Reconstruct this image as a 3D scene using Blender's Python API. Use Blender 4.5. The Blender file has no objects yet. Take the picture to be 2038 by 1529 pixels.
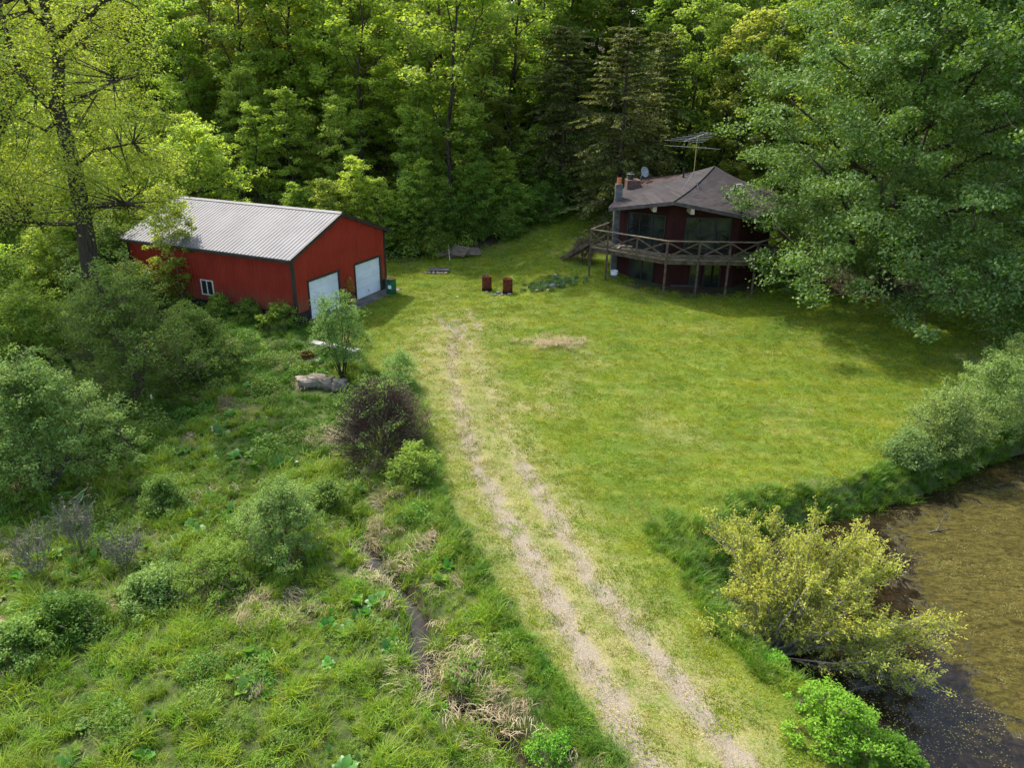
import bpy, math, random
import numpy as np
from mathutils import Vector, Matrix

scene = bpy.context.scene
col = scene.collection
R = math.radians

# ---------------------------------------------------------------- camera, sky, sun, exposure
PITCH, ROLL, FPX, CH = R(22.68), R(0.76), 1463.7, 12.0
cam_data = bpy.data.cameras.new("camera")
cam_data.sensor_width = 36.0
cam_data.lens = 36.0 * FPX / 2038.0
cam_data.clip_start = 0.1
cam_data.clip_end = 3000
cam = bpy.data.objects.new("camera", cam_data)
col.objects.link(cam)
_fw = Vector((0, math.cos(PITCH), -math.sin(PITCH)))
_r0 = Vector((1, 0, 0))
_d0 = Vector((0, -math.sin(PITCH), -math.cos(PITCH)))
_rx = _r0 * math.cos(ROLL) - _d0 * math.sin(ROLL)
_dn = _r0 * math.sin(ROLL) + _d0 * math.cos(ROLL)
m = Matrix.Identity(4)
for i in range(3):
    m[i][0], m[i][1], m[i][2] = _rx[i], -_dn[i], -_fw[i]
m[2][3] = CH
cam.matrix_world = m
scene.camera = cam

SUN_EL = R(51)
SUN_H = Vector((-0.60, 0.80, 0)).normalized()          # towards the sun, on the ground plane
world = bpy.data.worlds.new("World")
scene.world = world
world.use_nodes = True
wn = world.node_tree
bg = wn.nodes["Background"]
sky = wn.nodes.new("ShaderNodeTexSky")
sky.sky_type = 'NISHITA'
sky.sun_disc = False
sky.sun_elevation = SUN_EL
sky.sun_rotation = math.atan2(SUN_H.x, SUN_H.y)
sky.air_density = 1.0
sky.dust_density = 3.0
sky.ozone_density = 1.0
wn.links.new(sky.outputs[0], bg.inputs[0])
bg.inputs[1].default_value = 0.15
sun_data = bpy.data.lights.new("sun", 'SUN')
sun_data.energy = 2.1
sun_data.angle = R(1.2)
sun_data.color = (1.0, 0.95, 0.86)
sun = bpy.data.objects.new("sun", sun_data)
col.objects.link(sun)
to_sun = (SUN_H * math.cos(SUN_EL) + Vector((0, 0, math.sin(SUN_EL)))).normalized()
sun.rotation_euler = to_sun.to_track_quat('Z', 'Y').to_euler()
scene.view_settings.view_transform = 'Standard'
scene.view_settings.look = 'None'
scene.view_settings.gamma = 1
scene.view_settings.exposure = 1.6
scene.cycles.max_bounces = 10
scene.cycles.diffuse_bounces = 8
scene.cycles.glossy_bounces = 2
scene.cycles.transmission_bounces = 8
scene.cycles.transparent_max_bounces = 4
scene.cycles.use_denoising = True
scene.cycles.sample_clamp_indirect = 6.0

# ---------------------------------------------------------------- where a spot of the place lies
def ray(px, py):
    a = (px - 1019) / FPX
    b = (py - 764.5) / FPX
    u = a * math.cos(ROLL) + b * math.sin(ROLL)
    v = -a * math.sin(ROLL) + b * math.cos(ROLL)
    return np.array([u, math.cos(PITCH) - v * math.sin(PITCH), -(math.sin(PITCH) + v * math.cos(PITCH))])
def at(px, py, z=0.0):
    d = ray(px, py)
    return d * ((CH - z) / -d[2]) + np.array([0, 0, CH])
def aty(px, py, Y):
    d = ray(px, py)
    return d * (Y / d[1]) + np.array([0, 0, CH])

# ---------------------------------------------------------------- terrain
def ss(x, a, b):
    t = np.clip((x - a) / (b - a), 0, 1)
    return t * t * (3 - 2 * t)
def sp(t, k=1.0):
    return np.log1p(np.exp(np.clip(t * k, -40, 40))) / k
def poly_dist(x, y, P, closed=False):
    best = np.full(np.shape(x), 1e9)
    n = len(P)
    for i in range(n if closed else n - 1):
        a, b = P[i], P[(i + 1) % n]
        dx, dy = b[0] - a[0], b[1] - a[1]
        t = np.clip(((x - a[0]) * dx + (y - a[1]) * dy) / (dx * dx + dy * dy + 1e-9), 0, 1)
        d = np.hypot(x - a[0] - t * dx, y - a[1] - t * dy)
        best = np.minimum(best, d)
    return best
def inside(x, y, P):
    res = np.zeros(np.shape(x), bool)
    n = len(P)
    for i in range(n):
        a, b = P[i], P[(i + 1) % n]
        c = (a[1] > y) != (b[1] > y)
        xi = (b[0] - a[0]) * (y - a[1]) / (b[1] - a[1] + 1e-12) + a[0]
        res ^= c & (x < xi)
    return res
def wob(x, y, s, seed=0.0):      # cheap smooth noise, about -1 .. 1
    x = x * s; y = y * s
    return (np.sin(x * 1.3 + y * .7 + seed) + np.sin(-x * .8 + y * 1.6 + seed * 2.1 + 1.3 * np.sin(x * .9 + seed))
            + np.sin(x * 2.3 - y * 1.1 + seed * 3.7 + 1.1 * np.sin(y * 1.7)) + np.sin(x * 3.1 + y * 2.9 + seed * 1.9) * .6) / 3.2

POND_Z = -0.75
pond_px = [(2300, 860), (2038, 905), (1960, 928), (1880, 968), (1815, 1000), (1745, 1015), (1640, 1040), (1520, 1075), (1450, 1130), (1440, 1175),
           (1462, 1225), (1500, 1280), (1560, 1335), (1640, 1400), (1735, 1475), (1800, 1560), (1900, 1900), (3300, 1900)]
POND = [tuple(at(a, b, POND_Z)[:2]) for a, b in pond_px]
edge_px = [(612, 648), (660, 668), (712, 700), (745, 738), (830, 765), (862, 860), (880, 1000), (960, 1130), (1020, 1230), (1085, 1330), (1160, 1430), (1240, 1540)]
EDGE = [tuple(at(a, b)[:2]) for a, b in edge_px] + [(3.2, 4.0)]
MEADOW = EDGE + [(-60, 4), (-60, 70), (-26, 70), (-22, 47), (-20, 40), (-11.6, 35.6)]
ditch_px = [(600, 900), (660, 980), (700, 1040), (735, 1100), (775, 1150), (815, 1200), (835, 1250), (838, 1300), (862, 1360), (905, 1400), (955, 1440), (1000, 1480), (1060, 1540)]
DITCH = [tuple(at(a, b, -.75)[:2]) for a, b in ditch_px] + [(1.2, 5.0)]
STREAM_Z = -0.90
EX, EY = np.array([p[0] for p in EDGE])[::-1], np.array([p[1] for p in EDGE])[::-1]
def meadow_d(x, y):               # metres inside the rough meadow (negative outside)
    d = poly_dist(x, y, MEADOW, True)
    return np.where(inside(x, y, MEADOW), d, -d)
def pond_d(x, y):
    d = poly_dist(x, y, POND, True)
    return np.where(inside(x, y, POND), d, -d)
def height(x, y):
    x = np.asarray(x, float); y = np.asarray(y, float)
    sx = ss(x, -3.0, 5.0)
    z = .1 * sp(y - 33.5) * sx + .1 * sp(y - 47) * (1 - sx) + .26 * sp(y - 58, .6)
    z = np.minimum(z, 60 + 0 * z)
    md = meadow_d(x, y)
    z = z - .55 * ss(md, .1, 2.2) * (1 - ss(y, 28, 36))
    z = z + ss(md, .5, 3) * .07 * wob(x, y, .9, 3.0)
    dd = poly_dist(x, y, DITCH)
    z = z - .55 * np.exp(-(dd / .38) ** 2) * (1 - ss(y, 18, 21)) 
    pd = pond_d(x, y)
    z = z - 1.35 * ss(pd, -1.1, .8)
    z = z + .16 * np.exp(-(((x - 2.0) / 1.5) ** 2 + ((y - 33.6) / 1.1) ** 2))
    z = z + ss(y, 60, 75) * .4 * wob(x, y, .16, 1.0)
    return z
def gz(x, y):
    return float(height(np.array([x]), np.array([y]))[0])
def gp(px, py):                   # the ground point seen there
    z = 0.0
    for _ in range(12):
        p = at(px, py, z)
        z = .5 * z + .5 * gz(p[0], p[1])
    return np.array([p[0], p[1], gz(p[0], p[1])])

# ---------------------------------------------------------------- node helpers
def srgb(r, g, b):
    f = lambda c: ((c / 255) / 12.92) if c / 255 <= .04045 else (((c / 255) + .055) / 1.055) ** 2.4
    return (f(r), f(g), f(b), 1)
class NT:
    def __init__(s, name):
        s.mat = bpy.data.materials.new(name)
        s.mat.use_nodes = True
        s.t = s.mat.node_tree
        s.t.nodes.clear()
        s.out = s.t.nodes.new("ShaderNodeOutputMaterial")
        s.pos = s.t.nodes.new("ShaderNodeNewGeometry").outputs["Position"]
        s._o = None
    def n(s, kind, **kw):
        nd = s.t.nodes.new("ShaderNode" + kind)
        for k, v in kw.items(): setattr(nd, k, v)
        return nd
    def put(s, sock, v):
        if v is None: return
        if isinstance(v, bpy.types.NodeSocket): s.t.links.new(v, sock)
        else: sock.default_value = v
    def obj(s):
        if s._o is None: s._o = s.n("TexCoord").outputs["Object"]
        return s._o
    def noise(s, scale, detail=4, rough=.55, vec=None, dist=0.0, stretch=None):
        v = vec if vec is not None else s.pos
        if stretch:
            mp = s.n("Mapping"); s.put(mp.inputs[0], v)
            mp.inputs["Scale"].default_value = stretch[:3]
            if len(stretch) > 3: mp.inputs["Rotation"].default_value = (0, 0, stretch[3])
            v = mp.outputs[0]
        nd = s.n("TexNoise")
        s.put(nd.inputs["Vector"], v)
        nd.inputs["Scale"].default_value = scale
        nd.inputs["Detail"].default_value = detail
        nd.inputs["Roughness"].default_value = rough
        nd.inputs["Distortion"].default_value = dist
        return nd.outputs["Fac"]
    def rng(s, v, a, b, c=0.0, d=1.0):
        nd = s.n("MapRange", interpolation_type='SMOOTHSTEP')
        s.put(nd.inputs[0], v)
        for i, q in enumerate((a, b, c, d)): nd.inputs[1 + i].default_value = q
        return nd.outputs[0]
    def math(s, op, a, b=None):
        nd = s.n("Math", operation=op)
        s.put(nd.inputs[0], a); s.put(nd.inputs[1], b)
        return nd.outputs[0]
    def mix(s, f, a, b, mode='MIX'):
        nd = s.n("Mix", data_type='RGBA', blend_type=mode)
        s.put(nd.inputs[0], f); s.put(nd.inputs[6], a); s.put(nd.inputs[7], b)
        return nd.outputs[2]
    def attr(s, name, kind='GEOMETRY'):
        nd = s.n("Attribute", attribute_type=kind); nd.attribute_name = name
        return nd.outputs["Fac"]
    def bump(s, h, strength=.4, dist=.05):
        nd = s.n("Bump"); s.put(nd.inputs["Height"], h)
        nd.inputs["Strength"].default_value = strength; nd.inputs["Distance"].default_value = dist
        return nd.outputs[0]
    def bsdf(s, color, rough=.8, spec=.3, metal=0.0, normal=None):
        nd = s.n("BsdfPrincipled")
        s.put(nd.inputs["Base Color"], color); s.put(nd.inputs["Roughness"], rough)
        s.put(nd.inputs["Specular IOR Level"], spec); s.put(nd.inputs["Metallic"], metal)
        if normal is not None: s.put(nd.inputs["Normal"], normal)
        return nd.outputs[0]
    def done(s, sh):
        s.t.links.new(sh, s.out.inputs[0]); return s.mat

def simple(name, c1, c2, scale=6, rough=.8, spec=.3, metal=0., bump=.3, bdist=.02, detail=5, stretch=None, lo=.35, hi=.65):
    t = NT(name)
    f = t.noise(scale, detail, .6, stretch=stretch)
    c = t.mix(t.rng(f, lo, hi), c1, c2)
    return t.done(t.bsdf(c, rough, spec, metal, t.bump(t.noise(scale * 3, 4, .6, stretch=stretch), bump, bdist) if bump else None))

def leafmat(name, dark, light, back=None, trans=.4, rough=.55, spec=.16, hue=.03, big=.35, vary=.5, gain=1.25):
    dark, light = [tuple(c * gain for c in q[:3]) + (1,) for q in (dark, light)]
    t = NT(name)
    v = t.attr("v")
    f = t.math('ADD', t.math('MULTIPLY', v, .6), t.math('MULTIPLY', t.rng(t.noise(big, 3, .6), .3, .7), .4))
    c = t.mix(f, dark, light)
    if back:
        g = t.n("NewGeometry")
        c = t.mix(g.outputs["Backfacing"], c, back)
    oi = t.n("ObjectInfo")
    hs = t.n("HueSaturation")
    t.put(hs.inputs["Hue"], t.rng(oi.outputs["Random"], 0, 1, .5 - hue, .5 + hue))
    r2 = t.math('FRACT', t.math('MULTIPLY', oi.outputs["Random"], 17.31))
    t.put(hs.inputs["Value"], t.rng(r2, 0, 1, 1 - vary * .5, 1 + vary * .5))
    t.put(hs.inputs["Color"], c)
    c = hs.outputs[0]
    p = t.bsdf(c, rough, spec)
    if trans <= 0: return t.done(p)
    tr = t.n("BsdfTranslucent")
    warm = t.mix(1.0, c, (1.25, 1.15, .55, 1), 'MULTIPLY')
    t.put(tr.inputs[0], warm)
    mx = t.n("MixShader"); mx.inputs[0].default_value = trans
    t.t.links.new(p, mx.inputs[1]); t.t.links.new(tr.outputs[0], mx.inputs[2])
    return t.done(mx.outputs[0])

# ---------------------------------------------------------------- mesh helpers
class MB:
    def __init__(s): s.v = []; s.f = []; s.mi = []; s.cur = 0
    def add(s, V, F):
        o = len(s.v); s.v += [tuple(map(float, p)) for p in V]; s.f += [tuple(i + o for i in f) for f in F]; s.mi += [s.cur] * len(F)
        return s
    def box(s, a, b, rot=0.0, c=None):
        a = np.array(a, float); b = np.array(b, float)
        V = [(x, y, z) for z in (a[2], b[2]) for y in (a[1], b[1]) for x in (a[0], b[0])]
        if rot:
            c = c or ((a[0] + b[0]) / 2, (a[1] + b[1]) / 2)
            V = [(c[0] + (x - c[0]) * math.cos(rot) - (y - c[1]) * math.sin(rot), c[1] + (x - c[0]) * math.sin(rot) + (y - c[1]) * math.cos(rot), z) for x, y, z in V]
        return s.add(V, [(0, 2, 3, 1), (4, 5, 7, 6), (0, 1, 5, 4), (2, 6, 7, 3), (0, 4, 6, 2), (1, 3, 7, 5)])
    def beam(s, p, q, w, h, up=(0, 0, 1)):
        p = Vector(p); q = Vector(q); d = (q - p).normalized(); u = Vector(up)
        sd = d.cross(u)
        if sd.length < 1e-4: sd = d.cross(Vector((1, 0, 0)))
        sd.normalize(); u = sd.cross(d)
        V = []
        for e in (p, q):
            for a, b in ((-1, -1), (1, -1), (1, 1), (-1, 1)): V.append(e + sd * (a * w / 2) + u * (b * h / 2))
        return s.add(V, [(0, 1, 2, 3), (7, 6, 5, 4), (0, 4, 5, 1), (1, 5, 6, 2), (2, 6, 7, 3), (3, 7, 4, 0)])
    def tube(s, pts, rad, n=6, cap=True):
        pts = [Vector(p) for p in pts]
        if not hasattr(rad, '__len__'): rad = [rad] * len(pts)
        V = []; F = []
        up = Vector((.13, .21, .97))
        for i, p in enumerate(pts):
            d = (pts[min(i + 1, len(pts) - 1)] - pts[max(i - 1, 0)])
            d = d.normalized() if d.length > 1e-9 else Vector((0, 0, 1))
            a = d.cross(up)
            if a.length < .05: a = d.cross(Vector((1, 0, 0)))
            a.normalize(); b = d.cross(a)
            for k in range(n):
                t = 2 * math.pi * k / n
                V.append(p + (a * math.cos(t) + b * math.sin(t)) * rad[i])
        for i in range(len(pts) - 1):
            for k in range(n):
                F.append((i * n + k, i * n + (k + 1) % n, (i + 1) * n + (k + 1) % n, (i + 1) * n + k))
        if cap:
            F.append(tuple(range(n))[::-1]); F.append(tuple((len(pts) - 1) * n + k for k in range(n)))
        return s.add(V, F)
    def lathe(s, prof, c=(0, 0, 0), n=24, cap=True):
        V = []; F = []
        for r, z in prof:
            for k in range(n):
                t = 2 * math.pi * k / n
                V.append((c[0] + r * math.cos(t), c[1] + r * math.sin(t), c[2] + z))
        for i in range(len(prof) - 1):
            for k in range(n): F.append((i * n + k, i * n + (k + 1) % n, (i + 1) * n + (k + 1) % n, (i + 1) * n + k))
        if cap: F.append(tuple(range(n))[::-1]); F.append(tuple((len(prof) - 1) * n + k for k in range(n)))
        return s.add(V, F)
    def prism(s, poly, z0, z1):       # poly: xy ccw; z0, z1 scalars or lists
        n = len(poly)
        zz = lambda z, i: z[i] if hasattr(z, '__len__') else z
        V = [(p[0], p[1], zz(z0, i)) for i, p in enumerate(poly)] + [(p[0], p[1], zz(z1, i)) for i, p in enumerate(poly)]
        return s.add(V, [tuple(range(n))[::-1], tuple(range(n, 2 * n))] + [(i, (i + 1) % n, n + (i + 1) % n, n + i) for i in range(n)])
    def build(s, name, mats, parent=None, smooth=False, bevel=0):
        me = bpy.data.meshes.new(name)
        me.from_pydata(s.v, [], s.f)
        if not isinstance(mats, (list, tuple)): mats = [mats]
        for m_ in mats: me.materials.append(m_)
        if len(mats) > 1: me.polygons.foreach_set("material_index", s.mi)
        if smooth: me.polygons.foreach_set("use_smooth", [True] * len(me.polygons))
        me.update()
        o = bpy.data.objects.new(name, me)
        col.objects.link(o)
        if parent: o.parent = parent
        if bevel:
            b = o.modifiers.new("bevel", 'BEVEL'); b.width = bevel; b.segments = 2; b.limit_method = 'ANGLE'
        return o
def fastmesh(name, V, F, mat, attr=None, link=True, parent=None):
    """V (n,3), F (m,k) arrays of one face size"""
    me = bpy.data.meshes.new(name)
    V = np.asarray(V, np.float32); F = np.asarray(F, np.int32)
    me.vertices.add(len(V)); me.vertices.foreach_set("co", V.ravel())
    k = F.shape[1]
    me.loops.add(F.size); me.loops.foreach_set("vertex_index", F.ravel())
    me.polygons.add(len(F))
    me.polygons.foreach_set("loop_start", np.arange(0, F.size, k, dtype=np.int32))
    if attr is not None:
        for an, (dom, arr) in attr.items():
            a = me.attributes.new(an, 'FLOAT', dom); a.data.foreach_set("value", np.asarray(arr, np.float32))
    me.materials.append(mat)
    me.update(calc_edges=True)
    o = bpy.data.objects.new(name, me)
    if link: col.objects.link(o)
    if parent: o.parent = parent
    return o
def tag(o, label=None, cat=None, group=None, kind=None):
    if label: o["label"] = label
    if cat: o["category"] = cat
    if group: o["group"] = group
    if kind: o["kind"] = kind
    return o
def thing(name, label, cat, loc=(0, 0, 0), rz=0.0, group=None):
    o = bpy.data.objects.new(name, None); col.objects.link(o)
    o.location = tuple(map(float, loc)); o.rotation_euler = (0, 0, rz); o.empty_display_size = .3
    return tag(o, label, cat, group)
def copy_tree(o, parent=None):
    c = o.copy(); col.objects.link(c)
    if parent: c.parent = parent
    for ch in list(o.children): copy_tree(ch, c)
    return c

# ---------------------------------------------------------------- materials
M = {}
def rough_grass_material():
    t = NT("ground")
    a = {k: t.attr(k) for k in ("lawn", "dirt", "dry", "wood", "mud", "dead")}
    n1 = t.noise(.33, 4, .6); n2 = t.noise(2.2, 4, .65); n3 = t.noise(14, 4, .7); n4 = t.noise(60, 3, .7)
    streak = t.noise(.9, 4, .6, stretch=(.35, 1.6, 1, .5))
    g = t.mix(t.rng(n1, .35, .65), (.085, .150, .012, 1), (.165, .215, .018, 1))
    g = t.mix(t.rng(streak, .42, .72, 0, .8), g, (.270, .265, .040, 1))
    g = t.mix(t.rng(n2, .45, .75, 0, .6), g, (.060, .120, .012, 1))
    g = t.mix(t.rng(n3, .5, .8, 0, .75), g, (.230, .225, .070, 1))
    g = t.mix(t.rng(n4, .35, .62, .8, 0), g, (.035, .065, .010, 1))
    r = t.mix(t.rng(n2, .3, .7), (.035, .06, .012, 1), (.07, .10, .02, 1))
    r = t.mix(t.rng(n3, .45, .7, 0, .7), r, (.10, .085, .04, 1))
    c = t.mix(a["lawn"], r, g)
    # dry, thin grass on the drive
    dryf = t.math('MULTIPLY', a["dry"], t.rng(t.math('ADD', t.math('MULTIPLY', n3, .6), t.math('MULTIPLY', n2, .4)), .38, .58))
    c = t.mix(dryf, c, t.mix(t.rng(n4, .35, .65), (.22, .19, .07, 1), (.36, .30, .17, 1)))
    # bare soil in the wheel tracks
    soil = t.mix(t.rng(n4, .35, .65), (.16, .132, .088, 1), (.31, .265, .195, 1))
    soil = t.mix(t.rng(n3, .55, .72, 0, .7), soil, (.37, .325, .25, 1))
    brk = t.math('SUBTRACT', t.math('ADD', t.math('MULTIPLY', n3, 1.1), t.math('ADD', t.math('MULTIPLY', n2, .9), t.math('MULTIPLY', n4, .7))), .80)
    dirtf = t.rng(t.math('SUBTRACT', a["dirt"], brk), -.26, .10)
    c = t.mix(dirtf, c, soil)
    deadc = t.mix(t.rng(n3, .35, .65), (.20, .14, .07, 1), (.42, .32, .20, 1))
    c = t.mix(t.rng(t.math('SUBTRACT', a["dead"], t.math('MULTIPLY', n2, .9)), -.15, .2), c, deadc)
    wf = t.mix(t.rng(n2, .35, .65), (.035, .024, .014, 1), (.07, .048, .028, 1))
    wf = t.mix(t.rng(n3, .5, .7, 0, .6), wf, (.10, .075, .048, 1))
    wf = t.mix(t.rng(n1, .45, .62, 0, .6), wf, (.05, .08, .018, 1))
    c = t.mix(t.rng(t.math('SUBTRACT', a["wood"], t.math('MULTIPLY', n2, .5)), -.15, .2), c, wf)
    c = t.mix(a["mud"], c, t.mix(t.rng(n3, .3, .7), (.022, .016, .010, 1), (.06, .045, .03, 1)))
    hgt = t.math('ADD', t.math('MULTIPLY', n3, 1.0), t.math('MULTIPLY', n4, .6))
    return t.done(t.bsdf(c, .95, .15, 0, t.bump(hgt, .55, .06)))
M['ground'] = rough_grass_material()

def metal_panel(name, c1, c2, freq, axis_attr=True, rough=.5, dirty=None):
    t = NT(name)
    o = t.obj()
    sx = t.n("SeparateXYZ"); t.put(sx.inputs[0], o)
    c = t.mix(t.rng(t.noise(.7, 5, .6, vec=o), .3, .7), c1, c2)
    c = t.mix(t.rng(t.noise(5, 4, .6, vec=o, stretch=(1, 1, .15)), .45, .8, 0, .35), c, (c1[0] * .7, c1[1] * .7, c1[2] * .7, 1))
    if dirty:
        z = t.rng(sx.outputs[2], .65, 1.9, 1, 0)
        f = t.math('MULTIPLY', z, t.rng(t.noise(2.5, 5, .65, vec=o), .30, .6, 0, .9))
        c = t.mix(f, c, dirty)
    return t.done(t.bsdf(c, rough, .18, 0, t.bump(t.noise(2.0, 3, .5, vec=o), .15, .02)))
M['red'] = metal_panel('red_metal_siding', (.29, .028, .016, 1), (.35, .038, .020, 1), 9, rough=.5, dirty=(.20, .09, .05, 1))
M['roofmetal'] = metal_panel('pale_metal_roof', (.135, .13, .131, 1), (.175, .168, .17, 1), 9, rough=.6)
M['trim'] = simple('dark_brown_trim', (.028, .022, .018, 1), (.045, .036, .030, 1), 3, .5, .4, bump=.1)
M['skirt'] = simple('dark_foundation', (.02, .017, .015, 1), (.045, .038, .032, 1), 3, .9, .2)
M['white'] = simple('white_door_paint', (.70, .72, .72, 1), (.80, .82, .82, 1), 1.5, .5, .4, bump=.1)
M['frame'] = simple('window_frame_vinyl', (.68, .66, .60, 1), (.78, .76, .70, 1), 3, .5, .4, bump=.1)
M['concrete'] = simple('worn_concrete', (.085, .07, .06, 1), (.17, .145, .125, 1), 2, .9, .25)
def glass():
    t = NT('dark_window_glass')
    c = t.mix(t.rng(t.noise(.9, 3, .5), .35, .65), (.010, .012, .011, 1), (.03, .035, .032, 1))
    return t.done(t.bsdf(c, .06, .6))
M['glass'] = glass()
def rusty(name, a, b, c_):
    t = NT(name)
    f = t.noise(6, 6, .65)
    c = t.mix(t.rng(f, .35, .6), a, b)
    c = t.mix(t.rng(t.noise(2.3, 4, .6), .5, .72), c, c_)
    return t.done(t.bsdf(c, .9, .15, 0, t.bump(t.noise(30, 3, .6), .3, .01)))
M['rust'] = rusty('rusted_steel', (.085, .022, .010, 1), (.15, .045, .018, 1), (.035, .013, .008, 1))
M['soot'] = simple('burnt_black_metal', (.008, .006, .005, 1), (.03, .02, .015, 1), 8, .95, .1)
M['green'] = simple('green_drum_paint', (.006, .085, .028, 1), (.012, .12, .04, 1), 3, .45, .4, bump=.1)
M['rustlid'] = rusty('rusty_orange_lid', (.30, .13, .05, 1), (.42, .23, .12, 1), (.22, .07, .02, 1))
M['paper'] = simple('white_paper_label', (.72, .72, .70, 1), (.8, .8, .78, 1), 5, .7, .2, bump=0)
M['stone'] = simple('weathered_stone', (.17, .135, .095, 1), (.34, .285, .21, 1), 3, .92, .2, bump=.7, bdist=.04)
M['palestone'] = simple('pale_stone', (.25, .235, .21, 1), (.40, .385, .35, 1), 4, .9, .2, bump=.6, bdist=.03)
M['wood'] = simple('grey_weathered_wood', (.12, .09, .058, 1), (.23, .18, .125, 1), 3, .85, .2, bump=.6, bdist=.01, stretch=(1, 1, 6))
M['deckwood'] = simple('mossy_deck_boards', (.12, .11, .055, 1), (.24, .205, .13, 1), 2.5, .85, .2, bump=.5, bdist=.01)
M['postwood'] = simple('brown_post_wood', (.055, .038, .026, 1), (.125, .09, .062, 1), 4, .85, .2, bump=.5, bdist=.01)
M['palewood'] = simple('bleached_wood', (.34, .28, .21, 1), (.50, .43, .34, 1), 4, .85, .2, bump=.5, bdist=.01)
M['mount'] = simple('galvanised_steel', (.20, .20, .21, 1), (.28, .28, .29, 1), 6, .5, .5, bump=0)
M['brass'] = simple('yellowed_mast_pipe', (.35, .27, .10, 1), (.45, .36, .16, 1), 6, .5, .5, bump=0)
def siding():
    t = NT('dark_red_wood_siding')
    o = t.obj()
    c = t.mix(t.rng(t.noise(1.2, 5, .6, vec=o), .3, .7), (.025, .0065, .006, 1), (.045, .011, .0095, 1))
    c = t.mix(t.rng(t.noise(6, 4, .6, vec=o, stretch=(1, 1, .12)), .45, .75, 0, .6), c, (.03, .010, .009, 1))
    return t.done(t.bsdf(c, .85, .2, 0, t.bump(t.noise(8, 3, .6, vec=o, stretch=(1, 1, .1)), .5, .02)))
M['siding'] = siding()
def shingles():
    t = NT('asphalt_shingles')
    o = t.obj()
    br = t.n("TexBrick"); 
    sx = t.n("SeparateXYZ"); t.put(sx.inputs[0], o)
    cb = t.n("CombineXYZ"); t.put(cb.inputs[0], sx.outputs[0])
    t.put(cb.inputs[1], t.math('MULTIPLY', sx.outputs[2], 3.4))
    t.put(br.inputs["Vector"], cb.outputs[0])
    br.inputs["Scale"].default_value = 1.0
    br.inputs["Brick Width"].default_value = .33; br.inputs["Row Height"].default_value = .15
    br.inputs["Mortar Size"].default_value = .012
    br.inputs["Color1"].default_value = (.018, .0155, .016, 1); br.inputs["Color2"].default_value = (.046, .040, .041, 1)
    br.inputs["Mortar"].default_value = (.035, .03, .03, 1)
    c = t.mix(t.rng(t.noise(1.1, 5, .65, vec=o), .42, .72, 0, .6), br.outputs[0], (.055, .048, .050, 1))
    n = t.noise(1.6, 6, .7, vec=o)
    # rust-brown pine needles lie thick on the back slopes
    back = t.rng(sx.outputs[1], .2, 1.4)
    f = t.math('MULTIPLY', t.math('ADD', t.math('MULTIPLY', back, .6), .05), t.rng(n, .38, .55))
    c = t.mix(f, c, (.10, .042, .018, 1))
    return t.done(t.bsdf(c, .9, .25, 0, t.bump(br.outputs["Fac"], -.4, .01)))
M['shingle'] = shingles()
M['fascia'] = simple('faded_fascia_board', (.055, .045, .044, 1), (.10, .08, .078, 1), 3, .8, .2)
M['block'] = simple('grey_chimney_block', (.09, .085, .08, 1), (.16, .155, .15, 1), 5, .95, .15, bump=.6)
M['flue'] = simple('orange_clay_flue', (.48, .15, .06, 1), (.58, .21, .10, 1), 5, .8, .2)
M['brick'] = simple('brown_brick', (.09, .05, .04, 1), (.15, .09, .07, 1), 8, .9, .2)
M['darkmetal'] = simple('dark_cap_metal', (.03, .03, .028, 1), (.07, .07, .06, 1), 6, .6, .4)
M['vent'] = simple('black_vent_pipe', (.012, .012, .012, 1), (.02, .02, .02, 1), 6, .6, .4)
M['dish'] = simple('grey_dish', (.25, .27, .28, 1), (.35, .37, .38, 1), 4, .5, .4, bump=0)
def bark(name, a, b):
    t = NT(name)
    f = t.noise(3.5, 6, .7, stretch=(3, 3, .5))
    c = t.mix(t.rng(f, .3, .7), a, b)
    return t.done(t.bsdf(c, .95, .12, 0, t.bump(f, .7, .05)))
M['bark'] = bark('grey_brown_bark', (.045, .033, .024, 1), (.12, .095, .07, 1))
M['darkbark'] = bark('dark_bark', (.030, .023, .017, 1), (.085, .066, .050, 1))
M['palebark'] = bark('pale_bark', (.13, .11, .085, 1), (.27, .235, .19, 1))
M['twig'] = bark('reddish_twigs', (.085, .050, .040, 1), (.16, .105, .085, 1))
M['deadtwig'] = bark('silver_dead_twigs', (.10, .10, .065, 1), (.20, .195, .14, 1))

LM = {}
LM['lime'] = leafmat('yellow_green_leaves', (.085, .140, .018, 1), (.195, .255, .042, 1), None, .58, gain=2.3, hue=.010, vary=.3)
LM['bright'] = leafmat('bright_green_leaves', (.060, .102, .017, 1), (.150, .203, .038, 1), None, .58, gain=2.5, hue=.012, vary=.3)
LM['mid'] = leafmat('mid_green_leaves', (.045, .085, .014, 1), (.105, .160, .030, 1), None, .58, gain=2.7, hue=.012, vary=.3)
LM['pale'] = leafmat('pale_grey_green_leaves', (.070, .145, .026, 1), (.210, .320, .085, 1), None, .40, hue=.01, vary=.2)
LM['olive'] = leafmat('olive_spring_leaves', (.080, .110, .020, 1), (.185, .215, .050, 1), None, .57, gain=2.3, hue=.010, vary=.3)
LM['maple'] = leafmat('silver_maple_leaves', (.028, .090, .014, 1), (.138, .228, .034, 1), (.165, .255, .075, 1), .36, rough=.6, spec=.2, hue=0, vary=0, gain=1.3)
LM['lefttree'] = leafmat('small_spring_leaves', (.10, .145, .018, 1), (.205, .245, .040, 1), None, .50, hue=0, vary=0, gain=1.9)
LM['shrub'] = leafmat('shrub_leaves', (.055, .105, .016, 1), (.165, .235, .045, 1), None, .42, hue=.01, gain=1.45)
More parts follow.
